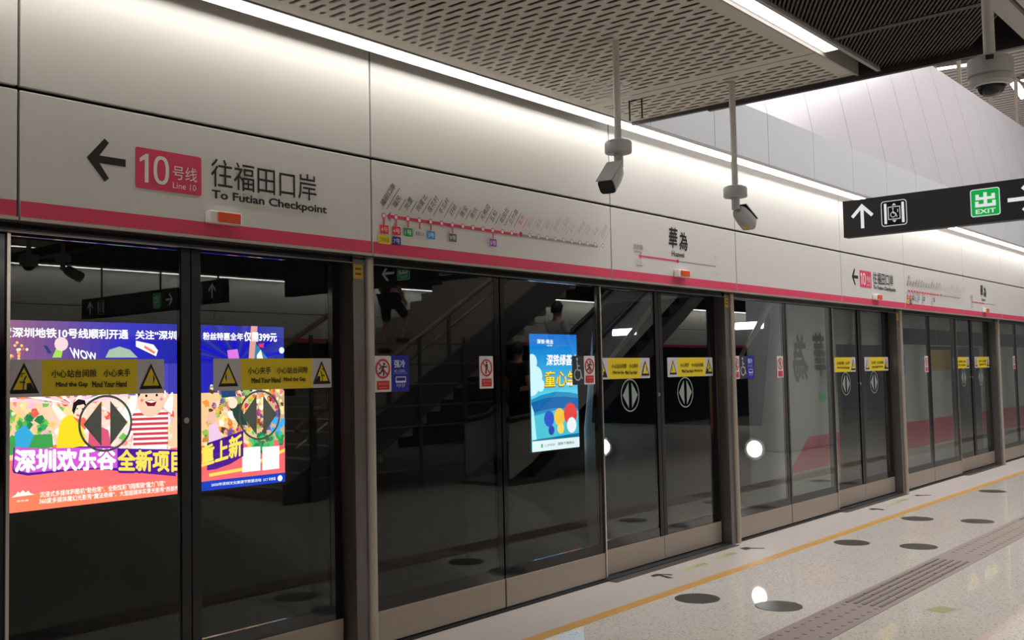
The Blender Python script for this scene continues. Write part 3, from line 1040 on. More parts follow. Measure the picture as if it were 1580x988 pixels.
def lift_icon(fl, a0, b0, s, L=(206, 206, 208)):
    D = (22, 23, 25)
    fl.rect(a0, b0, a0 + s, b0 + s, L, s * .12)
    fl.rect(a0 + s * .03, b0 + s * .03, a0 + s * .97, b0 + s * .97, D, s * .10)
    fl.rect(a0 + s * .12, b0 + s * .10, a0 + s * .22, b0 + s * .90, (228, 228, 228))
    fl.rect(a0 + s * .80, b0 + s * .10, a0 + s * .90, b0 + s * .90, (228, 228, 228))
    fl.rect(a0 + s * .27, b0 + s * .25, a0 + s * .75, b0 + s * .76, L)
    fl.rect(a0 + s * .30, b0 + s * .28, a0 + s * .72, b0 + s * .73, D)
    for yy, sg in ((.80, 1), (.22, -1)):
        fl.poly([(a0 + s * .43, b0 + s * yy), (a0 + s * .60, b0 + s * yy), (a0 + s * .515, b0 + s * (yy + .09 * sg))], L)
    cx, cy = a0 + s * .47, b0 + s * .44
    fl.ring(cx, cy, s * .11, s * .025, L, 20)
    fl.disc(cx, cy + s * .23, s * .03, L, 10)
    fl.line([(cx, cy + s * .18), (cx + s * .01, cy + s * .05), (cx + s * .10, cy + s * .05), (cx + s * .15, cy - s * .10)], s * .03, L)
    fl.rect(a0 + s * .64, b0 + s * .52, a0 + s * .67, b0 + s * .64, L)

def arrow(fl, cx, cy, s, dx, dy, rgb=(232, 232, 232)):
    w = s * .15
    hx, hy = cx + dx * s * .5, cy + dy * s * .5
    fl.line([(cx - dx * s * .5, cy - dy * s * .5), (hx - dx * w * .4, hy - dy * w * .4)], w, rgb)
    px_, py_ = -dy, dx
    for q in (1, -1):
        ex, ey = hx - dx * s * .46 + px_ * q * s * .46, hy - dy * s * .46 + py_ * q * s * .46
        fl.line([(hx + dx * w * .35 - px_ * q * w * .3, hy + dy * w * .35 - py_ * q * w * .3), (ex, ey)], w, rgb)

def hanging_sign(X, yl, yr, z0, z1, label, items, hangers, cat='direction sign'):
    """a sign box across the platform whose face looks to -X; u runs along -Y"""
    t = thing('hanging_sign', (X, (yl + yr) / 2, z0), label, cat, 'hanging direction signs')
    sb = MB().box(X, X + .08, yr, yl, z0, z1).build('sign_box', MT['signbody'], t, .004)
    for nm, it in items:
        fl = Flat(lambda u, v, l: (X - .0012 - .0004 * l, -u, v))
        it(fl)
        fl.build(nm, MT['signlit'], sb)
    for yy in hangers:
        MB().tube([(X + .04, yy, z1 - .005), (X + .04, yy, ZC + .02)], .012, 10).build('hanger_rod', MT['steelmid'], t)
SX = 3.00
struct('trim_11', MB().box(SX - .05, SX + .13, -12.1, -3.45, 3.56, 3.74), MT['darkedge'])
K = (SX - CAM.x) / (2.20 - CAM.x)
SY = lambda u: -(CAM.y + (-u - CAM.y) * K)
SZ = lambda z: CAM.z + (z - CAM.z) * K
hanging_sign(SX, -SY(2.118), -4.60, SZ(2.450), SZ(2.684), 'charcoal hanging sign with white arrows, lift symbol and green EXIT symbol',
             [('arrow_symbol', lambda f: arrow(f, SY(2.243), SZ(2.568), .140 * K, 0, 1)), ('lift_symbol', lambda f: lift_icon(f, SY(2.362), SZ(2.492), .158 * K)), ('exit_symbol', lambda f: exit_icon(f, SY(2.888), SZ(2.490), .162 * K)),
              ('arrow_symbol', lambda f: arrow(f, SY(3.165), SZ(2.566), .150 * K, 1, 0))], (-3.60, -4.40))
# matching signs over the far half of the platform (seen reflected in the glass)
hanging_sign(2.36, -5.75, -8.05, 2.46, 2.72, 'long charcoal hanging sign mirrored in the left leaf of the nearest doors',
             [('exit_symbol', lambda f: exit_icon(f, 6.12, 2.50, .18)), ('arrow_symbol', lambda f: arrow(f, 5.95, 2.59, .15, -1, 0)), ('lift_symbol', lambda f: lift_icon(f, 7.45, 2.50, .18)), ('arrow_symbol', lambda f: arrow(f, 7.82, 2.59, .15, 0, 1))], (-6.2, -7.6))
hanging_sign(2.36, -4.85, -5.72, 2.49, 2.75, 'short charcoal hanging sign with EXIT symbol and up arrow, mirrored in the nearest doors',
             [('exit_symbol', lambda f: exit_icon(f, 5.26, 2.53, .18)), ('arrow_symbol', lambda f: arrow(f, 5.06, 2.62, .15, 0, 1))], (-5.0, -5.6))
bullet(.92, -5.58, 2.93, (.168, .0, -.082), None, 'bullet security camera mirrored in the top left corner of the nearest doors', 'bullet cameras', 'away')

# ------------------------------------------------------------------ floor fittings
t = thing('tactile_strip', (8, -1.91, 0), 'grey tactile guide strip with ribs and studs running along the shiny floor', 'tactile paving')
def seg(x0, x1, ribbed):
    MB().box(x0, x1, -2.085, -1.745, .0002, .003).build('paving_slab', MT['tactile'], t)
    mb = MB()
    if ribbed:
        n = int((x1 - x0) / .33)
        for q in range(n):
            for j in range(5):
                yy = -2.03 + j * .058
                mb.box(x0 + q * .33 + .012, x0 + (q + 1) * .33 - .012, yy - .012, yy + .012, .003, .008)
        tag(mb.build('guide_ribs', MT['tactile_dark'], t, .002), kind='stuff')
    else:
        n = int((x1 - x0) / .33)
        for q in range(n):
            for i in range(3):
                for j in range(3):
                    cx, cy = x0 + q * .33 + .055 + i * .11, -2.025 + j * .11
                    mb.lathe((cx, cy, 0), [(.017, .003), (.014, .007), (.006, .008)], 8)
        tag(mb.build('warning_studs', MT['tactile'], t), kind='stuff')
xx = -3.48
segs = [(-3.48, -.84, True), (-.84, 2.79, False), (2.79, 5.10, True), (5.10, 7.41, False), (7.41, 9.72, True), (9.72, 12.03, False), (12.03, 14.34, True), (14.34, 18.3, False), (18.3, 26.2, True)]
for s_ in segs:
    seg(*s_)

DL = {}
def floor_disc(x, y, label):
    mb = MB().lathe((x, y, 0), [(.160, .0002), (.160, .0022), (.152, .003), (.02, .003)], 40)
    mb.lathe((x, y, 0), [(.105, .0031), (.103, .0034), (.02, .0034)], 32)
    tag(mb.build('floor_disc', MT['disc']), label, 'floor disc', 'metal discs set in the floor')
for x, y, l in [(2.345, -.89, 'round metal floor disc nearest the viewer on the yellow line side'),
                (2.455, -1.46, 'shiny round metal floor disc nearest the viewer beside the tactile strip'),
                (5.16, -.90, 'second nearest round metal floor disc on the yellow line side'),
                (5.28, -1.466, 'second nearest round metal floor disc beside the tactile strip'),
                (6.96, -.90, 'third round metal floor disc on the yellow line side'),
                (7.09, -1.466, 'third round metal floor disc beside the tactile strip'),
                (9.80, -.90, 'farthest round metal floor disc in view beside the yellow line'),
                (9.92, -1.466, 'farthest round metal floor disc beside the tactile strip, at the photo edge'),
                (.60, -.89, 'round metal floor disc just below the photo edge, mirrored in the glass'),
                (.71, -1.46, 'round metal floor disc below the photo edge near the tactile strip, mirrored in the glass'),
                (-2.3, -.89, 'round metal floor disc far left of the viewer beside the yellow line')]:
    floor_disc(x, y, l)

def floor_arrow(outlines, label, rgb=(52, 48, 44)):
    fl = Flat(on_floor(.0012))
    for pts in outlines:
        q = [at(x, y, 2, 0) for x, y in pts]
        fl.poly([(v.x, v.y) for v in q], rgb)
    tag(fl.build('floor_arrow', MT['ink']), label, 'floor marking', 'dark arrows on the platform edge')
floor_arrow([[(1003, 889), (1008, 890.8), (1017, 888.8), (1030, 893), (1040, 892.2), (1020, 887.6), (1038, 888.2), (1037, 886.6), (1012, 886)]], 'dark floor arrow nearest the viewer, on the edge strip by the middle doors')
floor_arrow([[(1141, 846.6), (1150, 849.3), (1157, 848), (1158, 847.2), (1180, 847), (1180, 845.8), (1158, 845.8), (1157, 845), (1150, 844.6)]], 'dark floor arrow right of the middle doors, by the second door post')
floor_arrow([[(1340, 786), (1347, 787.6), (1352, 786.4), (1362, 787.8), (1366, 786.8), (1353, 785), (1345, 784.8)]], 'dark floor arrow on the edge strip by the third doors')
floor_arrow([[(1410, 764.8), (1416, 766), (1421, 765.2), (1437, 764.9), (1437, 764.1), (1421, 764.2), (1416, 763.8)]], 'dark floor arrow farthest along the edge strip in view')
def floor_dashes(x0, x1, y, label):
    fl = Flat(on_floor(.0012))
    n = 6
    for i in range(n):
        u = x0 + (x1 - x0) * (i + .5) / n
        hw = (x1 - x0) / n * .36
        fl.poly([(u - hw, y), (u, y + .05), (u + hw, y), (u, y - .05)], (196, 198, 110))
        if i > 2:
            fl.disc(u, y, hw * .4, (96, 96, 60), 8)
    tag(fl.build('floor_marking', MT['ink']), label, 'floor marking', 'pale yellow markings on the platform edge')
floor_dashes(3.20, 3.55, -.285, 'pale yellow floor marking nearer the first dark arrow')
floor_dashes(3.78, 4.12, -.25, 'pale yellow floor marking nearer the second door post')
floor_dashes(7.80, 8.50, -.26, 'faint yellow floor marking on the edge strip by the third doors')
fl = Flat(on_floor(.0012))
c_ = at(1453, 941, 2, 0)
fl.poly([(c_.x - .09, c_.y - .04), (c_.x + .07, c_.y - .09), (c_.x + .10, c_.y + .04), (c_.x - .07, c_.y + .09)], (150, 146, 96))
tag(fl.build('floor_sticker', MT['ink']), 'small olive yellow sticker on the shiny floor beyond the tactile strip', 'floor sticker')

# ------------------------------------------------------------------ backlit posters on the tunnel wall
PY = 3.18
def PP(x, y):
    q = at(x, y, 1, PY)
    return (q.x, q.z)
def box_sign(x0, x1, z0, z1, label):
    t = thing('lightbox_poster', ((x0 + x1) / 2, 3.4, z0), label, 'lightbox poster', 'lit posters on the tunnel wall')
    MB().box(x0 - .03, x1 + .03, PY + .004, 3.5, z0 - .03, z1 + .03).build('box_frame', MT['frame'], t, .005)
    return t

# wide amusement poster
Z0, Z1 = .668, 2.118
XL, XR = -1.28, 1.830
t = box_sign(XL, XR, Z0, Z1, 'wide glowing amusement park poster behind the nearest doors, blue top and coral bottom')
f = Flat(on_screen(PY, .0005))
f.clip = (XL, Z0, XR, Z1)
def strips(z0, z1, cols, x0=XL, x1=XR):
    n = len(cols) - 1
    for i in range(n):
        for j in range(6):
            a, b = x0 + (x1 - x0) * (i + j / 6) / n, x0 + (x1 - x0) * (i + (j + 1) / 6) / n
            w = (j + .5) / 6
            f.rect(a, z0, b, z1, tuple(cols[i][q] * (1 - w) + cols[i + 1][q] * w for q in range(3)))
            f.l -= 1
    f.l += 1
P = lambda *pts: [PP(x, y) for x, y in pts]
strips(1.76, Z1, [(96, 84, 150), (150, 96, 130), (104, 74, 150), (44, 44, 190), (36, 40, 150), (30, 36, 150), (44, 60, 150)])
strips(1.50, 1.78, [(150, 90, 130), (200, 130, 140), (170, 110, 150), (120, 110, 190), (46, 46, 170), (36, 30, 190), (40, 70, 140)])
strips(1.05, 1.52, [(250, 190, 120), (255, 200, 150), (255, 214, 190), (255, 226, 220), (250, 200, 150), (250, 206, 150), (200, 170, 130)])
strips(Z0, 1.06, [(255, 124, 116), (255, 118, 120), (255, 112, 112), (255, 108, 112), (250, 104, 112), (250, 104, 110), (250, 100, 108)])
strips(Z0, .80, [(255, 136, 100), (255, 132, 96), (255, 128, 92), (255, 124, 92), (250, 112, 104), (250, 104, 108), (250, 100, 108)])
# fireworks and rays
for i in range(46):
    a, r = random.uniform(0, 6.28), random.uniform(.01, .17)
    u, v = PP(12, 548)
    f.disc(u + r * math.cos(a), v + r * math.sin(a), .012, random.choice([(255, 200, 120), (255, 150, 90), (255, 236, 190), (240, 110, 80)]), 6)
    f.l -= 1
f.l += 1
cx, cy = PP(365, 560)
for i in range(14):
    a = math.pi * (i + .1) / 14
    f.poly([(cx, cy), (cx + .62 * math.cos(a), cy + .36 * math.sin(a)), (cx + .62 * math.cos(a + .1), cy + .36 * math.sin(a + .1))], (24, 18, 214) if i % 2 else (52, 52, 170))
    f.l -= 1
f.l += 1
# collage colours behind the figures
random.seed(21)
for i in range(330):
    x, y = random.uniform(4, 266), random.uniform(604, 704)
    cc = random.choice([(255, 150, 80), (250, 120, 110), (255, 226, 150), (120, 190, 90), (255, 250, 240), (255, 246, 236), (240, 130, 200), (250, 90, 80), (255, 190, 210), (255, 200, 120)]) if x < 110 or random.random() < .3 else random.choice([(255, 246, 240), (255, 226, 214), (255, 206, 190), (250, 150, 150), (255, 236, 200)])
    if x < 70 and y > 640: cc = random.choice([(60, 170, 90), (120, 200, 80), (40, 130, 80), (250, 210, 120)])
    u, v = PP(x, y)
    r = random.uniform(.012, .04)
    a = random.uniform(0, 3)
    f.poly([(u + r * math.cos(a + q) * random.uniform(.6, 1.4), v + r * math.sin(a + q) * random.uniform(.6, 1.4)) for q in (0, 1.2, 2.4, 3.6, 4.9)], cc)
    f.l -= 1
f.l += 1
for i in range(300):
    x, y = random.uniform(316, 436), random.uniform(596, 702)
    cc = random.choice([(240, 190, 70), (250, 150, 60), (255, 236, 150), (200, 60, 120), (90, 60, 50), (150, 190, 90), (250, 220, 190), (110, 80, 150), (255, 250, 230), (220, 110, 60)])
    if y > 665 and x > 388: cc = random.choice([(40, 170, 90), (70, 200, 110), (30, 120, 80), (90, 70, 60)])
    if y > 640 and y < 668 and x > 415: cc = (70, 170, 240)
    u, v = PP(x, y)
    r = random.uniform(.015, .045)
    a = random.uniform(0, 3)
    f.poly([(u + r * math.cos(a + q) * random.uniform(.5, 1.3), v + r * math.sin(a + q) * random.uniform(.6, 1.4)) for q in (0, 1.2, 2.4, 3.6, 4.9)], cc)
    f.l -= 1
f.l += 1
f.poly(P((4, 690), (30, 672), (80, 670), (82, 690), (40, 700), (4, 704)), (70, 160, 80))
f.poly(P((22, 668), (38, 655), (52, 672), (44, 690), (24, 690)), (60, 170, 220))
# flying hat, torch arm, ticket
f.poly(P((162, 552), (168, 540), (184, 535), (200, 540), (212, 552)), (170, 190, 170))
f.poly(P((80, 552), (88, 534), (98, 534), (94, 552)), (170, 220, 90))
f.disc(*PP(94, 531), .055, (255, 214, 220), 12)
f.poly(P((66, 533), (72, 534), (79, 545), (74, 546)), (50, 60, 120))
f.poly(P((209, 526), (236, 532), (243, 541), (240, 550), (209, 535)), (255, 244, 244))
f.line(P((222, 535), (238, 545)), .02, (250, 120, 90))
f.text('WOW', 0, 0, 0, 0, (255, 255, 255), .03, quad=P((110, 553), (150, 556), (147, 545), (106, 536)))
# light burst
for i in range(9):
    a = math.radians(20 + i * 17)
    u, v = PP(112, 625)
    f.poly([(u, v), (u + .5 * math.cos(a), v + .16 * math.sin(a)), (u + .5 * math.cos(a + .16), v + .16 * math.sin(a + .16))], (255, 255, 255) if i % 2 else (255, 206, 226))
    f.l -= 1
f.l += 1
# woman in yellow
f.poly(P((86, 692), (90, 660), (97, 644), (110, 640), (122, 648), (130, 672), (132, 686), (120, 692)), (255, 220, 40))
f.poly(P((92, 650), (78, 628), (82, 620), (102, 642)), (255, 240, 226))
f.poly(P((112, 644), (124, 640), (136, 652), (130, 664)), (250, 110, 80))
f.disc(*PP(121, 632), .062, (255, 224, 200), 18, .075)
f.poly(P((110, 634), (112, 622), (120, 616), (130, 618), (133, 630), (128, 624), (118, 626), (113, 640)), (36, 26, 30))
f.line(P((117, 640), (121, 642), (125, 640)), .014, (250, 90, 90))
f.disc(*PP(118, 631), .006, (40, 30, 30), 8); f.disc(*PP(126, 631), .006, (40, 30, 30), 8)
# small figure between
f.disc(*PP(141, 648), .05, (250, 214, 190), 14)
f.poly(P((134, 690), (137, 660), (148, 656), (166, 664), (170, 690)), (220, 90, 120))
# boy in the striped shirt
f.poly(P((202, 693), (204, 668), (196, 652), (206, 634), (222, 630), (246, 630), (258, 638), (262, 650), (256, 664), (256, 693)), (255, 250, 248))
for i in range(7):
    y = 640 + i * 7.6
    f.line(P((200 + (i > 3) * 4, y), (258, y - 2)), .022, (214, 66, 80))
    f.l -= 1
f.l += 1
f.poly(P((186, 640), (200, 612), (212, 610), (206, 636), (196, 650)), (255, 250, 248))
f.poly(P((250, 628), (262, 608), (266, 612), (264, 640)), (255, 250, 248))
f.disc(*PP(231, 616), .125, (255, 206, 178), 24, .15)
f.poly(P((210, 604), (212, 600), (250, 599), (252, 608), (246, 604), (216, 606), (212, 614)), (24, 20, 24))
f.poly(P((222, 620), (232, 617), (240, 620), (237, 627), (226, 627)), (120, 30, 40))
f.poly(P((224, 620), (232, 618), (239, 620), (232, 622)), (255, 250, 250))
f.disc(*PP(224, 611), .012, (30, 24, 24), 8); f.disc(*PP(240, 610), .012, (30, 24, 24), 8)
f.disc(*PP(217, 618), .014, (255, 120, 150), 8); f.disc(*PP(247, 616), .014, (255, 120, 150), 8)
# performers on the right part
f.poly(P((366, 656), (352, 630), (360, 618), (372, 634), (380, 656)), (40, 70, 60))
f.disc(*PP(357, 622), .05, (255, 226, 200), 14)
f.poly(P((352, 646), (348, 636), (356, 634), (360, 650)), (255, 250, 246))
f.disc(*PP(324, 644), .05, (240, 190, 170), 14)
f.poly(P((320, 690), (320, 656), (332, 652), (340, 676), (336, 690)), (240, 200, 230))
f.poly(P((338, 600), (340, 614), (362, 612), (358, 598)), (40, 70, 120))
# tower, pyramid, pink hat
f.poly(P((381, 558), (385, 501), (395, 501), (390, 558)), (220, 160, 150))
f.poly(P((392, 530), (412, 555), (390, 555)), (60, 130, 170))
f.poly(P((394, 548), (400, 540), (404, 556), (394, 556)), (250, 250, 230))
f.poly(P((396, 531), (405, 530), (404, 537), (397, 536)), (220, 60, 90))
f.poly(P((348, 541), (364, 539), (367, 556), (350, 556)), (220, 120, 220))
f.disc(*PP(432, 541), .03, (240, 250, 255), 12)
# ground edge, the two white cards and the blue foot
f.poly(P((320, 731), (370, 722), (437, 692), (437, 698), (370, 730), (320, 738)), (255, 220, 90))
f.poly(P((320, 736), (370, 727), (437, 697), (437, 745), (320, 757)), (252, 106, 112))
f.poly(P((371, 691), (399, 689), (399, 726), (371, 729)), (250, 250, 250))
f.poly(P((402, 690), (428, 688), (428, 723), (402, 726)), (252, 250, 250))
f.poly(P((300, 745), (320, 742), (437, 729), (437, 746), (320, 758), (300, 761)), (20, 62, 190))
f.text('2020年深圳文化旅游节联盟活动', 0, 0, 0, 0, (240, 244, 255), .015, quad=P((323, 751), (400, 743), (400, 738), (323, 746)))
f.text('OCT 华侨城', 0, 0, 0, 0, (240, 244, 255), .01, quad=P((403, 743), (422, 741), (422, 736), (403, 738)))
f.disc(*PP(429, 738), .028, (240, 244, 255), 14)
# headline
f.text('贺深圳地铁10号线顺利开通', 0, 0, 0, 0, (255, 255, 255), .03, quad=P((-2, 521), (195, 524), (195, 509), (-2, 505)))
f.text('关注“深圳欢', 0, 0, 0, 0, (255, 255, 255), .03, quad=P((206, 524), (284, 525), (284, 511), (206, 510)))
f.text('粉丝特惠全年', 0, 0, 0, 0, (255, 255, 255), .03, quad=P((310, 525), (372, 526), (372, 514), (310, 513)))
f.text('仅需399元', 0, 0, 0, 0, (255, 255, 255), .035, quad=P((373, 527), (424, 528), (424, 514), (373, 512)))
# title with its purple outline
f.poly(P((16, 726), (18, 690), (60, 693), (104, 692), (120, 689), (170, 689), (182, 692), (268, 694), (268, 735), (182, 727), (150, 724), (110, 726), (40, 734), (18, 730)), (84, 30, 150))
f.poly(P((18, 724), (20, 690), (60, 692), (104, 691), (178, 691), (178, 722), (140, 722), (100, 724), (40, 730)), (216, 90, 214))
f.text('深圳欢乐谷', 0, 0, 0, 0, (255, 255, 255), .045, quad=P((19, 730), (176, 725), (176, 691), (19, 693)))
f.text('全新项目', 0, 0, 0, 0, (84, 30, 150), .075, quad=P((177, 731), (281, 733), (281, 692), (177, 691)))
f.text('全新项目', 0, 0, 0, 0, (255, 226, 90), .04, quad=P((178, 727), (280, 729), (280, 695), (178, 693)))
f.poly(P((316, 726), (316, 684), (352, 672), (372, 664), (372, 704), (352, 716), (330, 724)), (76, 26, 140))
f.text('重上新', 0, 0, 0, 0, (255, 226, 90), .035, quad=P((306, 722), (370, 703), (370, 668), (306, 690)))
# small print and skyline mark
f.text('沉浸式多媒体跑酷机“勒他塔”、全新炫彩飞翔乘骑“魔力飞毯”', 0, 0, 0, 0, (255, 244, 236), .02, quad=P((58, 768), (252, 750), (251, 741), (58, 759)))
f.text('360度多媒体魔幻光影秀“魔法奇缘”、大型超媒体实景光影秀“西部传', 0, 0, 0, 0, (255, 244, 236), .02, quad=P((57, 778), (272, 757), (272, 749), (57, 769)))
f.poly(P((14, 768), (22, 762), (24, 758), (27, 761), (32, 756), (36, 760), (40, 757), (44, 761), (50, 763), (36, 765), (26, 766)), (255, 240, 236))
f.text('欢乐谷', 0, 0, 0, 0, (255, 240, 236), .02, quad=P((22, 775), (41, 773), (41, 770), (22, 772)))
f.build('poster_print', MT['lit'], t)

# portrait poster
q0, q1 = PP(816, 516), PP(894, 690)
XA, XB, ZA, ZB = 5.505, 6.470, .672, 2.118
t = box_sign(XA, XB, ZA, ZB, 'bright blue portrait poster glowing in the tunnel behind the wheelchair sticker')
f = Flat(on_screen(PY, .0005))
f.clip = (XA, ZA, XB, ZB)
n = 14
for i in range(n):
    a = i / n
    top, bot = (6, 110, 205), (110, 225, 235)
    f.rect(XA, ZB - (ZB - ZA) * .62 * (a + 1 / n), XB, ZB - (ZB - ZA) * .62 * a, tuple(top[q] * (1 - a) + bot[q] * a for q in range(3)))
    f.l -= 1
f.l += 1
f.rect(XA, ZA, XB, ZB - (ZB - ZA) * .62, (60, 190, 220))
W2, H2 = XB - XA, ZB - ZA
L = lambda a, b: (XA + W2 * a, ZB - H2 * b)
for a, b, r in ((.04, .24, .10), (.0, .32, .14), (.12, .36, .12), (.02, .42, .16), (.2, .44, .08)):
    f.disc(*L(a, b), r, (206, 240, 250), 20)
f.poly([L(0, .56), L(.2, .525), L(.5, .50), L(.8, .51), L(1, .53), L(1, .92), L(0, .92)], (30, 140, 190))
f.poly([L(0, .585), L(.3, .55), L(.7, .545), L(1, .565), L(1, .66), L(.5, .64), L(0, .67)], (16, 100, 170))
f.poly([L(0, .70), L(.5, .66), L(1, .68), L(1, .90), L(0, .90)], (70, 190, 210))
f.poly([L(0, .60), L(.05, .66), L(.1, .92), L(0, .92)], (180, 236, 244))
for a, b, r, c_ in ((.36, .73, .10, (30, 80, 200)), (.58, .72, .11, (246, 190, 60)), (.82, .70, .14, (226, 60, 60)), (.84, .80, .10, (236, 240, 246)), (.60, .82, .07, (250, 210, 90)), (.40, .83, .06, (30, 60, 170))):
    f.disc(*L(a, b), r, c_, 22)
f.rect(XA, ZA, XB, ZA + H2 * .095, (222, 240, 242))
f.poly([L(0, .90), L(1, .875), L(1, .91), L(0, .91)], (20, 110, 150))
f.text('深铁·商业', *L(.14, .085), *L(.48, .045), (236, 246, 255), .03)
f.text('智慧', *L(.34, .105), *L(.46, .092), (200, 226, 250), .02)
f.text('深铁绿荟六', *L(.32, .275), *L(1.0, .175), (255, 252, 255), .028, .12)
f.text('童心学', *L(.26, .465), *L(.98, .315), (150, 90, 20), .045, .10)
f.text('童心学', *L(.27, .455), *L(.98, .318), (255, 230, 60), .012, .10)
f.text('绿荟', *L(.74, .45), *L(.90, .42), (246, 250, 255), .03)
f.text('上步地铁', *L(.24, .965), *L(.46, .945), (120, 150, 150), .01)
f.text('深铁下城商业', *L(.52, .965), *L(.88, .94), (70, 90, 100), .015)
f.poly([L(.17, .97), L(.21, .97), L(.21, .94), L(.17, .94)], (90, 180, 140))
f.build('poster_print', MT['lit'], t)

# ------------------------------------------------------------------ the train at the platform
NX = 5.86
Y0, Y1 = .16, 2.70
t = thing('train', (12, 1.45, -.9), 'pale train with pink band and lit headlamps standing behind the glass doors', 'train')
prof = [(6.5, -.85), (NX + .10, -.75), (NX, .0), (NX + .01, .95), (NX + .30, 2.55), (NX + .55, 2.72), (30, 2.72), (30, -.85)]
MB().prism(prof, 'y', Y0, Y1).build('body', MT['trainwhite'], t, .10, True, 3)
ws = Vector((.29, 0, 1.60)).normalized()
wn = Vector((-ws.z, 0, ws.x))
b0 = Vector((NX + .012, 0, .97))
def on_ws(y, s):
    p = b0 + ws * s + wn * .006
    return (p.x, y, p.z)
def wplate(name, pts, m_, th=.02):
    mb = MB()
    n = len(pts)
    a = [Vector(on_ws(y, s)) for y, s in pts]
    b = [v - wn * th for v in a]
    mb.add(a + b, [tuple(range(n)), tuple(range(2 * n - 1, n - 1, -1))] + [(i, n + i, n + (i + 1) % n, (i + 1) % n) for i in range(n)])
    return mb.build(name, m_, t)
wplate('windscreen', [(Y0 + .16, .05), (Y1 - .16, .05), (Y1 - .12, 1.2), (Y1 - .2, 1.52), (Y0 + .2, 1.52), (Y0 + .12, 1.2)], MT['trainglass'])
for (ya_, sa_), (yb_, sb_) in (((2.44, .70), (1.70, 1.52)), ((.60, .80), (.24, 1.46))):
    MB().tube([Vector(on_ws(ya_, sa_)) + wn * .02, Vector(on_ws((ya_ + yb_) / 2 - .02, (sa_ + sb_) / 2)) + wn * .03, Vector(on_ws(yb_, sb_)) + wn * .02], [.02, .035, .03], 8).build('screen_pillar', MT['trainwhite'], t, 0, True)
for yy in (.52, 2.16):
    c = Vector(on_ws(yy, 1.15))
    MB().obox(c + wn * .01, Vector((0, 1, 0)), ws, wn, .17, .040, .012).build('marker_lamp', MT['marker'], t, .01)
for yy, zz in ((.40, .775), (2.36, .74)):
    mb = MB()
    mb.tube([(NX - .012, yy, zz), (NX + .03, yy, zz)], .082, 24)
    h = mb.build('headlamp', MT['head'], t)
    MB().tube([(NX - .006, yy, zz), (NX + .03, yy, zz)], .125, 24).build('headlamp_bezel', MT['trainwhite'], t)
for (x0, x1) in ((6.9, 30),):
    MB().box(x0, x1, Y0 - .004, Y0 + .01, .50, .86).build('side_band', MT['trainpink'], t)
MB().prism([(6.15, .50), (6.9, .50), (6.9, .86), (6.7, .86)], 'y', Y0 - .004, Y0 + .01).build('nose_band', MT['trainpink'], t)
MB().box(9.75, 30, Y0 - .003, Y0 + .01, 1.92, 2.14).build('window_band', MT['trainglass'], t)
MB().box(6.5, 30, Y0 - .003, Y0 + .01, -.2, .16).build('underframe', MT['gasket'], t)
for xd in (8.3, 12.6, 17.2):
    dr = MB().box(xd - .75, xd + .75, Y0 - .006, Y0 + .02, .02, 1.90).build('door', MT['steelmid'], t)
    for s_ in (-1, 1):
        MB().box(xd + s_ * .40 - .26, xd + s_ * .40 + .26, Y0 - .008, Y0 + .02, .95, 1.75).build('door_window', MT['trainglass'], dr)
fl = Flat(on_screen(Y0 - .006))
fl.rect(10.9, 1.55, 11.9, 1.85, (190, 160, 70))
fl.rect(10.9, 1.85, 11.9, 1.90, (30, 30, 30))
tag(fl.build('notice_sticker', MT['ink'], t), 'yellow notice on the train side')

# ------------------------------------------------------------------ upper hall details
t = thing('balustrade', (16, .45, 6.3), 'glass balustrade with steel posts on the upper floor edge, top right', 'balustrade')
mb = MB().tube([(9, .45, 7.35), (40, .45, 7.35)], .025, 10)
mb.build('top_rail', MT['steel'], t)
for i in range(14):
    x = 10.2 + i * 1.9
    MB().box(x - .03, x + .03, .42, .48, 6.3, 7.35).build('post', MT['steel'], t)
for i, (pa, pb, lab) in enumerate((((1446, 107), (1508, 98), 'bright strip light in the upper hall, just left of the dome camera'),
                                   ((1564, 127), (1582, 152), 'bright strip light in the upper hall, right of the dome camera'),
                                   ((1576, 125), (1588, 122.5), 'short strip light meeting another at the right photo edge'))):
    a, b = at(*pa, 2, 9.36), at(*pb, 2, 9.36)
    d_ = (b - a).normalized()
    n_ = Vector((-d_.y, d_.x, 0))
    tt = thing('hall_strip_light', tuple((a + b) / 2), lab, 'strip light', 'upper hall strip lights')
    ln = (b - a).length / 2
    MB().obox((a + b) / 2 + Vector((0, 0, .055)), d_, n_, Vector((0, 0, 1)), ln, .13, .05).build('housing', MT['trim'], tt)
    MB().obox((a + b) / 2, d_, n_, Vector((0, 0, 1)), ln - .01, .11, .005).build('diffuser', MT['hallglow'], tt)
for i, xx in enumerate((4.5, 9.0, 13.5, 18.0)):
    tt = thing('hall_strip_light', (xx, -5, 9.4), ['first', 'second', 'third', 'fourth'][i] + ' bright cross strip light high above the open platform', 'strip light', 'upper hall strip lights')
    MB().box(xx, xx + .3, -9.5, -.5, 9.42, 9.496).build('housing', MT['trim'], tt)
    MB().box(xx + .02, xx + .28, -9.45, -.55, 9.41, 9.42).build('diffuser', MT['hallglow'], tt)

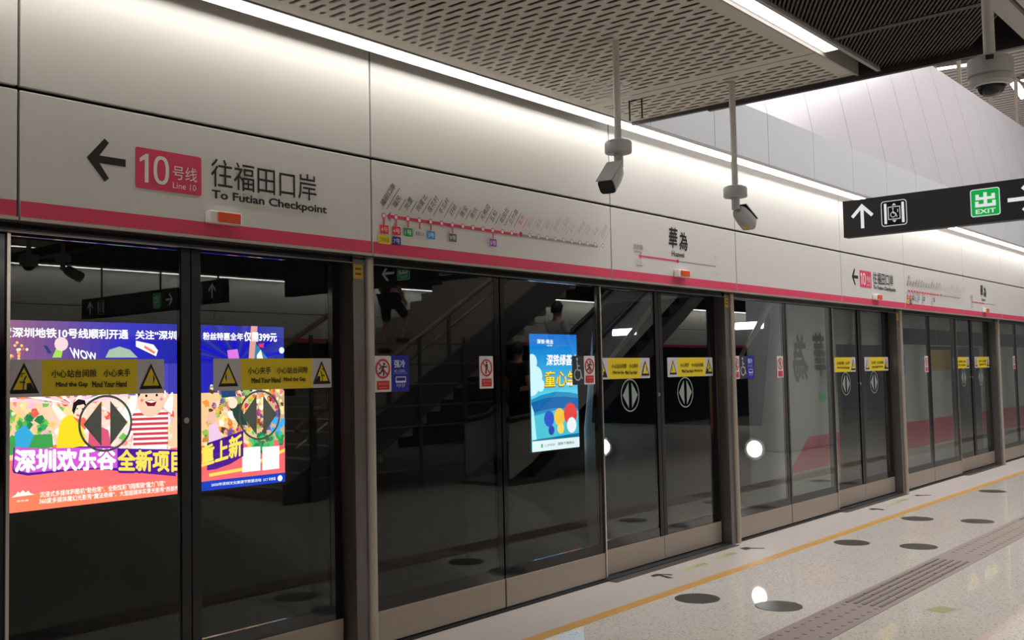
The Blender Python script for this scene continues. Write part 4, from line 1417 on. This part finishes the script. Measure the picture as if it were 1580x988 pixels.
# ------------------------------------------------------------------ far half of the platform (seen in the glass)
oy = -11.75
for i in range(9):
    x0 = -6.9 + i * 4.56
    tt = thing('opposite_fascia_panel', (x0 + 2.2, oy, 2.36), 'white fascia panel with pink band over the opposite platform edge, %s from the left' % ['first', 'second', 'third', 'fourth', 'fifth', 'sixth', 'seventh', 'eighth', 'ninth'][i], 'fascia panel', 'opposite fascia panels')
    MB().box(x0 + .006, x0 + 4.554, oy - .03, oy, 2.44, 2.93).box(x0 + .006, x0 + 4.554, oy - .03, oy, 2.945, 3.62).build('panel_sheet', MT['fascia'], tt)
    tag(MB().box(x0 + .006, x0 + 4.554, oy - .03, oy, 2.36, 2.44).build('pink_band', MT['pinkband'], tt), 'pink band along the lower edge')
struct('wall_right_3', MB().box(-12, 34, oy - .2, oy - .1, 0, 2.36), MT['frit'])
strip_lamp('strip_light', -12, 33, oy + .10, oy + .23, ZC, 'lampglow', 'long white strip light along the opposite fascia, seen in the glass', 'strip lights')
strip_lamp('strip_light', -12, 1.9, -9.0, -8.9, ZC - .088, 'ceilglow', 'strip light in the ceiling over the opposite half of the platform', 'strip lights')

# clad column with the calligraphy
cx0, cx1, cy0 = 14.35, 16.95, -4.0
t = thing('clad_column', ((cx0 + cx1) / 2, cy0 - .4, 0), 'broad grey clad column with large dark calligraphy, mirrored in the third glass screens', 'column')
MB().box(cx0, cx1, cy0 - .8, cy0, 0, 6.3).build('cladding', MT['wall'], t, .02)
f = Flat(lambda u, v, l: (-u, cy0 + .002 + .0005 * l, v))
f.text('華', -16.35, 1.45, -15.75, 2.35, (30, 28, 28), .03, .1)
f.text('為', -15.45, 1.35, -14.75, 2.30, (30, 28, 28), .03, .1)
f.build('calligraphy', MT['ink'], t)
MB().box(15.9, 16.2, cy0, cy0 + .05, .95, 1.10).build('exit_lamp', emit('green_exit_glow', (40, 190, 90), .6), t)

# stair and escalator rising along the platform
t = thing('staircase', (4.2, -7.5, 0), 'wide staircase with tan handrail rising to the right, mirrored in the glass', 'staircase')
mb = MB()
for i in range(36):
    mb.box(4.2 + i * .29, 4.2 + (i + 1) * .29, -9.0, -6.0, max(0, i * .168 - .25), (i + 1) * .168)
mb.build('steps', MT['granite'], t)
sl = .168 / .29
MB().prism([(4.0, 0), (4.6, 0), (15.2, 6.1), (15.2, 6.5), (4.0, .25)], 'y', -6.0, -5.94).build('stringer', MT['steelmid'], t)
MB().tube([(4.2, -5.97, .95), (14.6, -5.97, .95 + 10.4 * sl)], .045, 10).build('handrail', MT['rail'], t)
MB().tube([(4.2, -5.97, .72), (14.6, -5.97, .72 + 10.4 * sl)], .018, 8).build('lower_rail', MT['brightsteel'], t)
for i in range(9):
    x = 4.5 + i * 1.25
    MB().box(x - .025, x + .025, -6.0, -5.95, (x - 4.2) * sl, (x - 4.2) * sl + .95).build('post', MT['steelmid'], t)
MB().tube([(4.2, -9.0, .95), (14.6, -9.0, .95 + 10.4 * sl)], .045, 10).build('handrail', MT['rail'], t)
EX = 1.45
t = thing('escalator', (5.5 + EX, -5.2, 0), 'escalator with black handrail beside the staircase, mirrored in the glass', 'escalator')
MB().prism([(5.6 + EX, 0), (6.6 + EX, 0), (14.7 + EX, 4.81), (14.7 + EX, 5.05), (6.3 + EX, .08), (5.6 + EX, .05)], 'y', -5.83, -4.93).build('truss', MT['steelmid'], t)
for yy in (-4.95, -5.81):
    MB().tube([(5.7 + EX, yy, .95), (6.2 + EX, yy, 1.0), (14.6 + EX, yy, 1.0 + 8.4 * .595)], .05, 10).build('handrail', MT['rubber'], t)
    MB().prism([(5.7 + EX, .1), (6.2 + EX, .3), (14.6 + EX, .3 + 8.4 * .595), (14.6 + EX, .98 + 8.4 * .595), (6.2 + EX, .98), (5.7 + EX, .93)], 'y', yy - .012, yy + .012).build('balustrade_panel', MT['hall'], t)
mb = MB()
for i in range(21):
    mb.box(6.3 + EX + i * .38, 6.3 + EX + (i + 1) * .38, -5.78, -4.98, i * .226, .35 + i * .226)
mb.build('steps', MT['frame'], t)
t = thing('platform_railing', (7, -5.92, 0), 'steel railing with horizontal bars in front of the staircase, mirrored in the glass', 'railing')
for i in range(6):
    MB().box(4.4 + i * .95 - .025, 4.4 + i * .95 + .025, -5.915, -5.885, 0, 2.2).build('post', MT['steelmid'], t)
for i in range(7):
    MB().tube([(4.4, -5.90, .3 + i * .3), (9.15, -5.90, .3 + i * .3)], .014, 8).build('bar', MT['steelmid'], t)

# ------------------------------------------------------------------ people on the stair side (mirrored in the glass)
def chain_mesh(name, verts, edges, radii, m_, parent, root=0):
    me = bpy.data.meshes.new(name)
    me.from_pydata([tuple(v) for v in verts], edges, [])
    me.materials.append(m_)
    o = bpy.data.objects.new(name, me)
    COL.objects.link(o)
    o.parent = parent
    s = o.modifiers.new('skin', 'SKIN')
    me.skin_vertices.new() if not me.skin_vertices else None
    for i, r in enumerate(radii):
        sv = me.skin_vertices[0].data[i]
        sv.radius = (r, r) if not isinstance(r, tuple) else r
        sv.use_root = (i == root)
    o.modifiers.new('subd', 'SUBSURF').render_levels = 2
    o.modifiers['subd'].levels = 1
    for p_ in me.polygons:
        p_.use_smooth = True
    s.use_smooth_shade = True
    return o

def person(loc, label, top, bottom, stride=.0, sit=0.0, raise_=0.0, grp=None):
    t = thing('person', loc, label, 'person')
    s = stride
    # facing +X; joint table
    J = dict(pelvis=(0, 0, .95), belly=(.01, 0, 1.10), chest=(.0, 0, 1.32), neck=(.0, 0, 1.48), chin=(.02, 0, 1.56), head=(.02, 0, 1.66), crown=(.01, 0, 1.74),
             sl=(0, .17, 1.42), el=(-.04, .24, 1.14), wl=(.08, .24, .92), sr=(0, -.17, 1.42), er=(-.02 + raise_ * .2, -.23, 1.14 + raise_ * .05), wr=(.10 + raise_ * .3, -.22, .92 + raise_ * .25),
             hl=(0, .10, .90), kl=(.08 + s * .22, .10, .50 + s * .10), al=(-.02 + s * .16, .10, .09 + s * .17), tl=(.14 + s * .16, .11, .04 + s * .17),
             hr=(0, -.10, .90), kr=(.05 - s * .05, -.10, .49), ar=(-.04 - s * .06, -.10, .09), tr=(.12 - s * .06, -.11, .04))
    names = list(J)
    idx = {n_: i for i, n_ in enumerate(names)}
    E = [('pelvis', 'belly'), ('belly', 'chest'), ('chest', 'neck'), ('neck', 'chin'), ('chin', 'head'), ('head', 'crown'), ('chest', 'sl'), ('sl', 'el'), ('el', 'wl'),
         ('chest', 'sr'), ('sr', 'er'), ('er', 'wr'), ('pelvis', 'hl'), ('hl', 'kl'), ('kl', 'al'), ('al', 'tl'), ('pelvis', 'hr'), ('hr', 'kr'), ('kr', 'ar'), ('ar', 'tr')]
    rad = dict(pelvis=.13, belly=.12, chest=.13, neck=.055, chin=.065, head=.092, crown=.06, sl=.062, el=.042, wl=.028, sr=.062, er=.042, wr=.028,
               hl=.085, kl=.055, al=.038, tl=.032, hr=.085, kr=.055, ar=.038, tr=.032)
    vs = [Vector(J[n_]) for n_ in names]
    es = [(idx[a], idx[b]) for a, b in E]
    rs = [rad[n_] for n_ in names]
    for w_, e_, sgn in (('wl', 'el', 1), ('wr', 'er', -1)):
        d_ = (Vector(J[w_]) - Vector(J[e_])).normalized()
        palm = Vector(J[w_]) + d_ * .06
        pi_ = len(vs); vs.append(palm); rs.append(.026); es.append((idx[w_], pi_))
        side = Vector((1, 0, 0)) if abs(d_.x) < .8 else Vector((0, 0, 1))
        for q, (off, ln) in enumerate(((-.028, .062), (-.009, .075), (.010, .070), (.028, .055))):
            a_ = len(vs); vs.append(palm + side * off + d_ * .025); rs.append(.009)
            b_ = len(vs); vs.append(palm + side * off + d_ * (.025 + ln * .6) + Vector((0, -sgn * .006, 0))); rs.append(.008)
            c_ = len(vs); vs.append(palm + side * off * .9 + d_ * (.025 + ln) + Vector((0, -sgn * .020, 0))); rs.append(.007)
            es += [(pi_, a_), (a_, b_), (b_, c_)]
        a_ = len(vs); vs.append(palm + side * .042 - d_ * .01); rs.append(.009)
        b_ = len(vs); vs.append(palm + side * .058 + d_ * .03); rs.append(.008)
        es += [(pi_, a_), (a_, b_)]
    a_ = len(vs); vs.append(Vector((.118, 0, 1.645))); rs.append(.012); es.append((idx['head'], a_))
    for sgn in (1, -1):
        a_ = len(vs); vs.append(Vector((.01, sgn * .095, 1.645))); rs.append(.016); es.append((idx['head'], a_))
    chain_mesh('body', vs, es, rs, MT['skin'], t)
    def sub(name, nodes, edges_, grow, m_, root=0):
        chain_mesh(name, [Vector(J[n_]) if isinstance(n_, str) else Vector(n_) for n_ in nodes], edges_, grow, m_, t, root)
    half = lambda a, b, w: tuple(Vector(J[a]).lerp(Vector(J[b]), w))
    sub('shirt', ['belly', 'chest', half('chest', 'neck', .5), 'sl', half('sl', 'el', .75), 'sr', half('sr', 'er', .75), 'pelvis'],
        [(0, 1), (1, 2), (1, 3), (3, 4), (1, 5), (5, 6), (0, 7)], [.142, .150, .085, .078, .062, .078, .062, .145], top)
    kn = .95 if bottom == 'shorts' else 1.75
    bm = MT['shirtdark']
    def legpt(h, k_, a, w):
        return half(h, k_, w) if w <= 1 else half(k_, a, w - 1)
    sub('shorts' if bottom == 'shorts' else 'trousers', ['pelvis', 'hl', half('hl', 'kl', .6), legpt('hl', 'kl', 'al', kn), 'hr', half('hr', 'kr', .6), legpt('hr', 'kr', 'ar', kn)],
        [(0, 1), (1, 2), (2, 3), (0, 4), (4, 5), (5, 6)], [.148, .104, .088, .078 if bottom == 'shorts' else .058, .104, .088, .078 if bottom == 'shorts' else .058], bm)
    mb = MB()
    n_, rings = 14, 6
    vs, fs = [], []
    for i in range(rings + 1):
        th = math.radians(8 + i * 92 / rings)
        for q in range(n_):
            ph = 2 * math.pi * q / n_
            back = .018 if math.cos(ph) < .2 else -.010
            r = .108
            vs.append((loc[0] + .010 + r * math.sin(th) * math.cos(ph), loc[1] + r * .92 * math.sin(th) * math.sin(ph), loc[2] + 1.668 + .112 * math.cos(th) - (back * i / rings * 4 if math.cos(ph) < .2 else 0)))
    for i in range(rings):
        for q in range(n_):
            fs.append((i * n_ + q, i * n_ + (q + 1) % n_, (i + 1) * n_ + (q + 1) % n_, (i + 1) * n_ + q))
    fs.append(tuple(range(n_)))
    mb.add(vs, fs)
    mb.build('hair', MT['hair'], t, 0, True)
    for sgn in (1, -1):
        n2 = 'al' if sgn > 0 else 'ar'
        a = Vector(J[n2]) + Vector(loc)
        MB().obox(a + Vector((.045, 0, -.045)), Vector((1, 0, 0)), Vector((0, 1, 0)), Vector((0, 0, 1)), .125, .045, .042).build('shoe', MT['gasket'], t, .025)
person((7.59, -7.9, 2.020), 'person in dark T-shirt and knee-length shorts climbing the stairs, mirrored in the glass', MT['shirtdark'], 'shorts', 1.0)
person((8.97, -5.42, 1.034), 'person with short black hair and light T-shirt riding up the escalator, mirrored in the glass', MT['shirtlight'], 'trousers', .3, 0, 1.0)
person((7.90, -5.38, .356), 'person in dark clothes at the foot of the escalator, mirrored in the glass', MT['shirtdark'], 'trousers', .0)
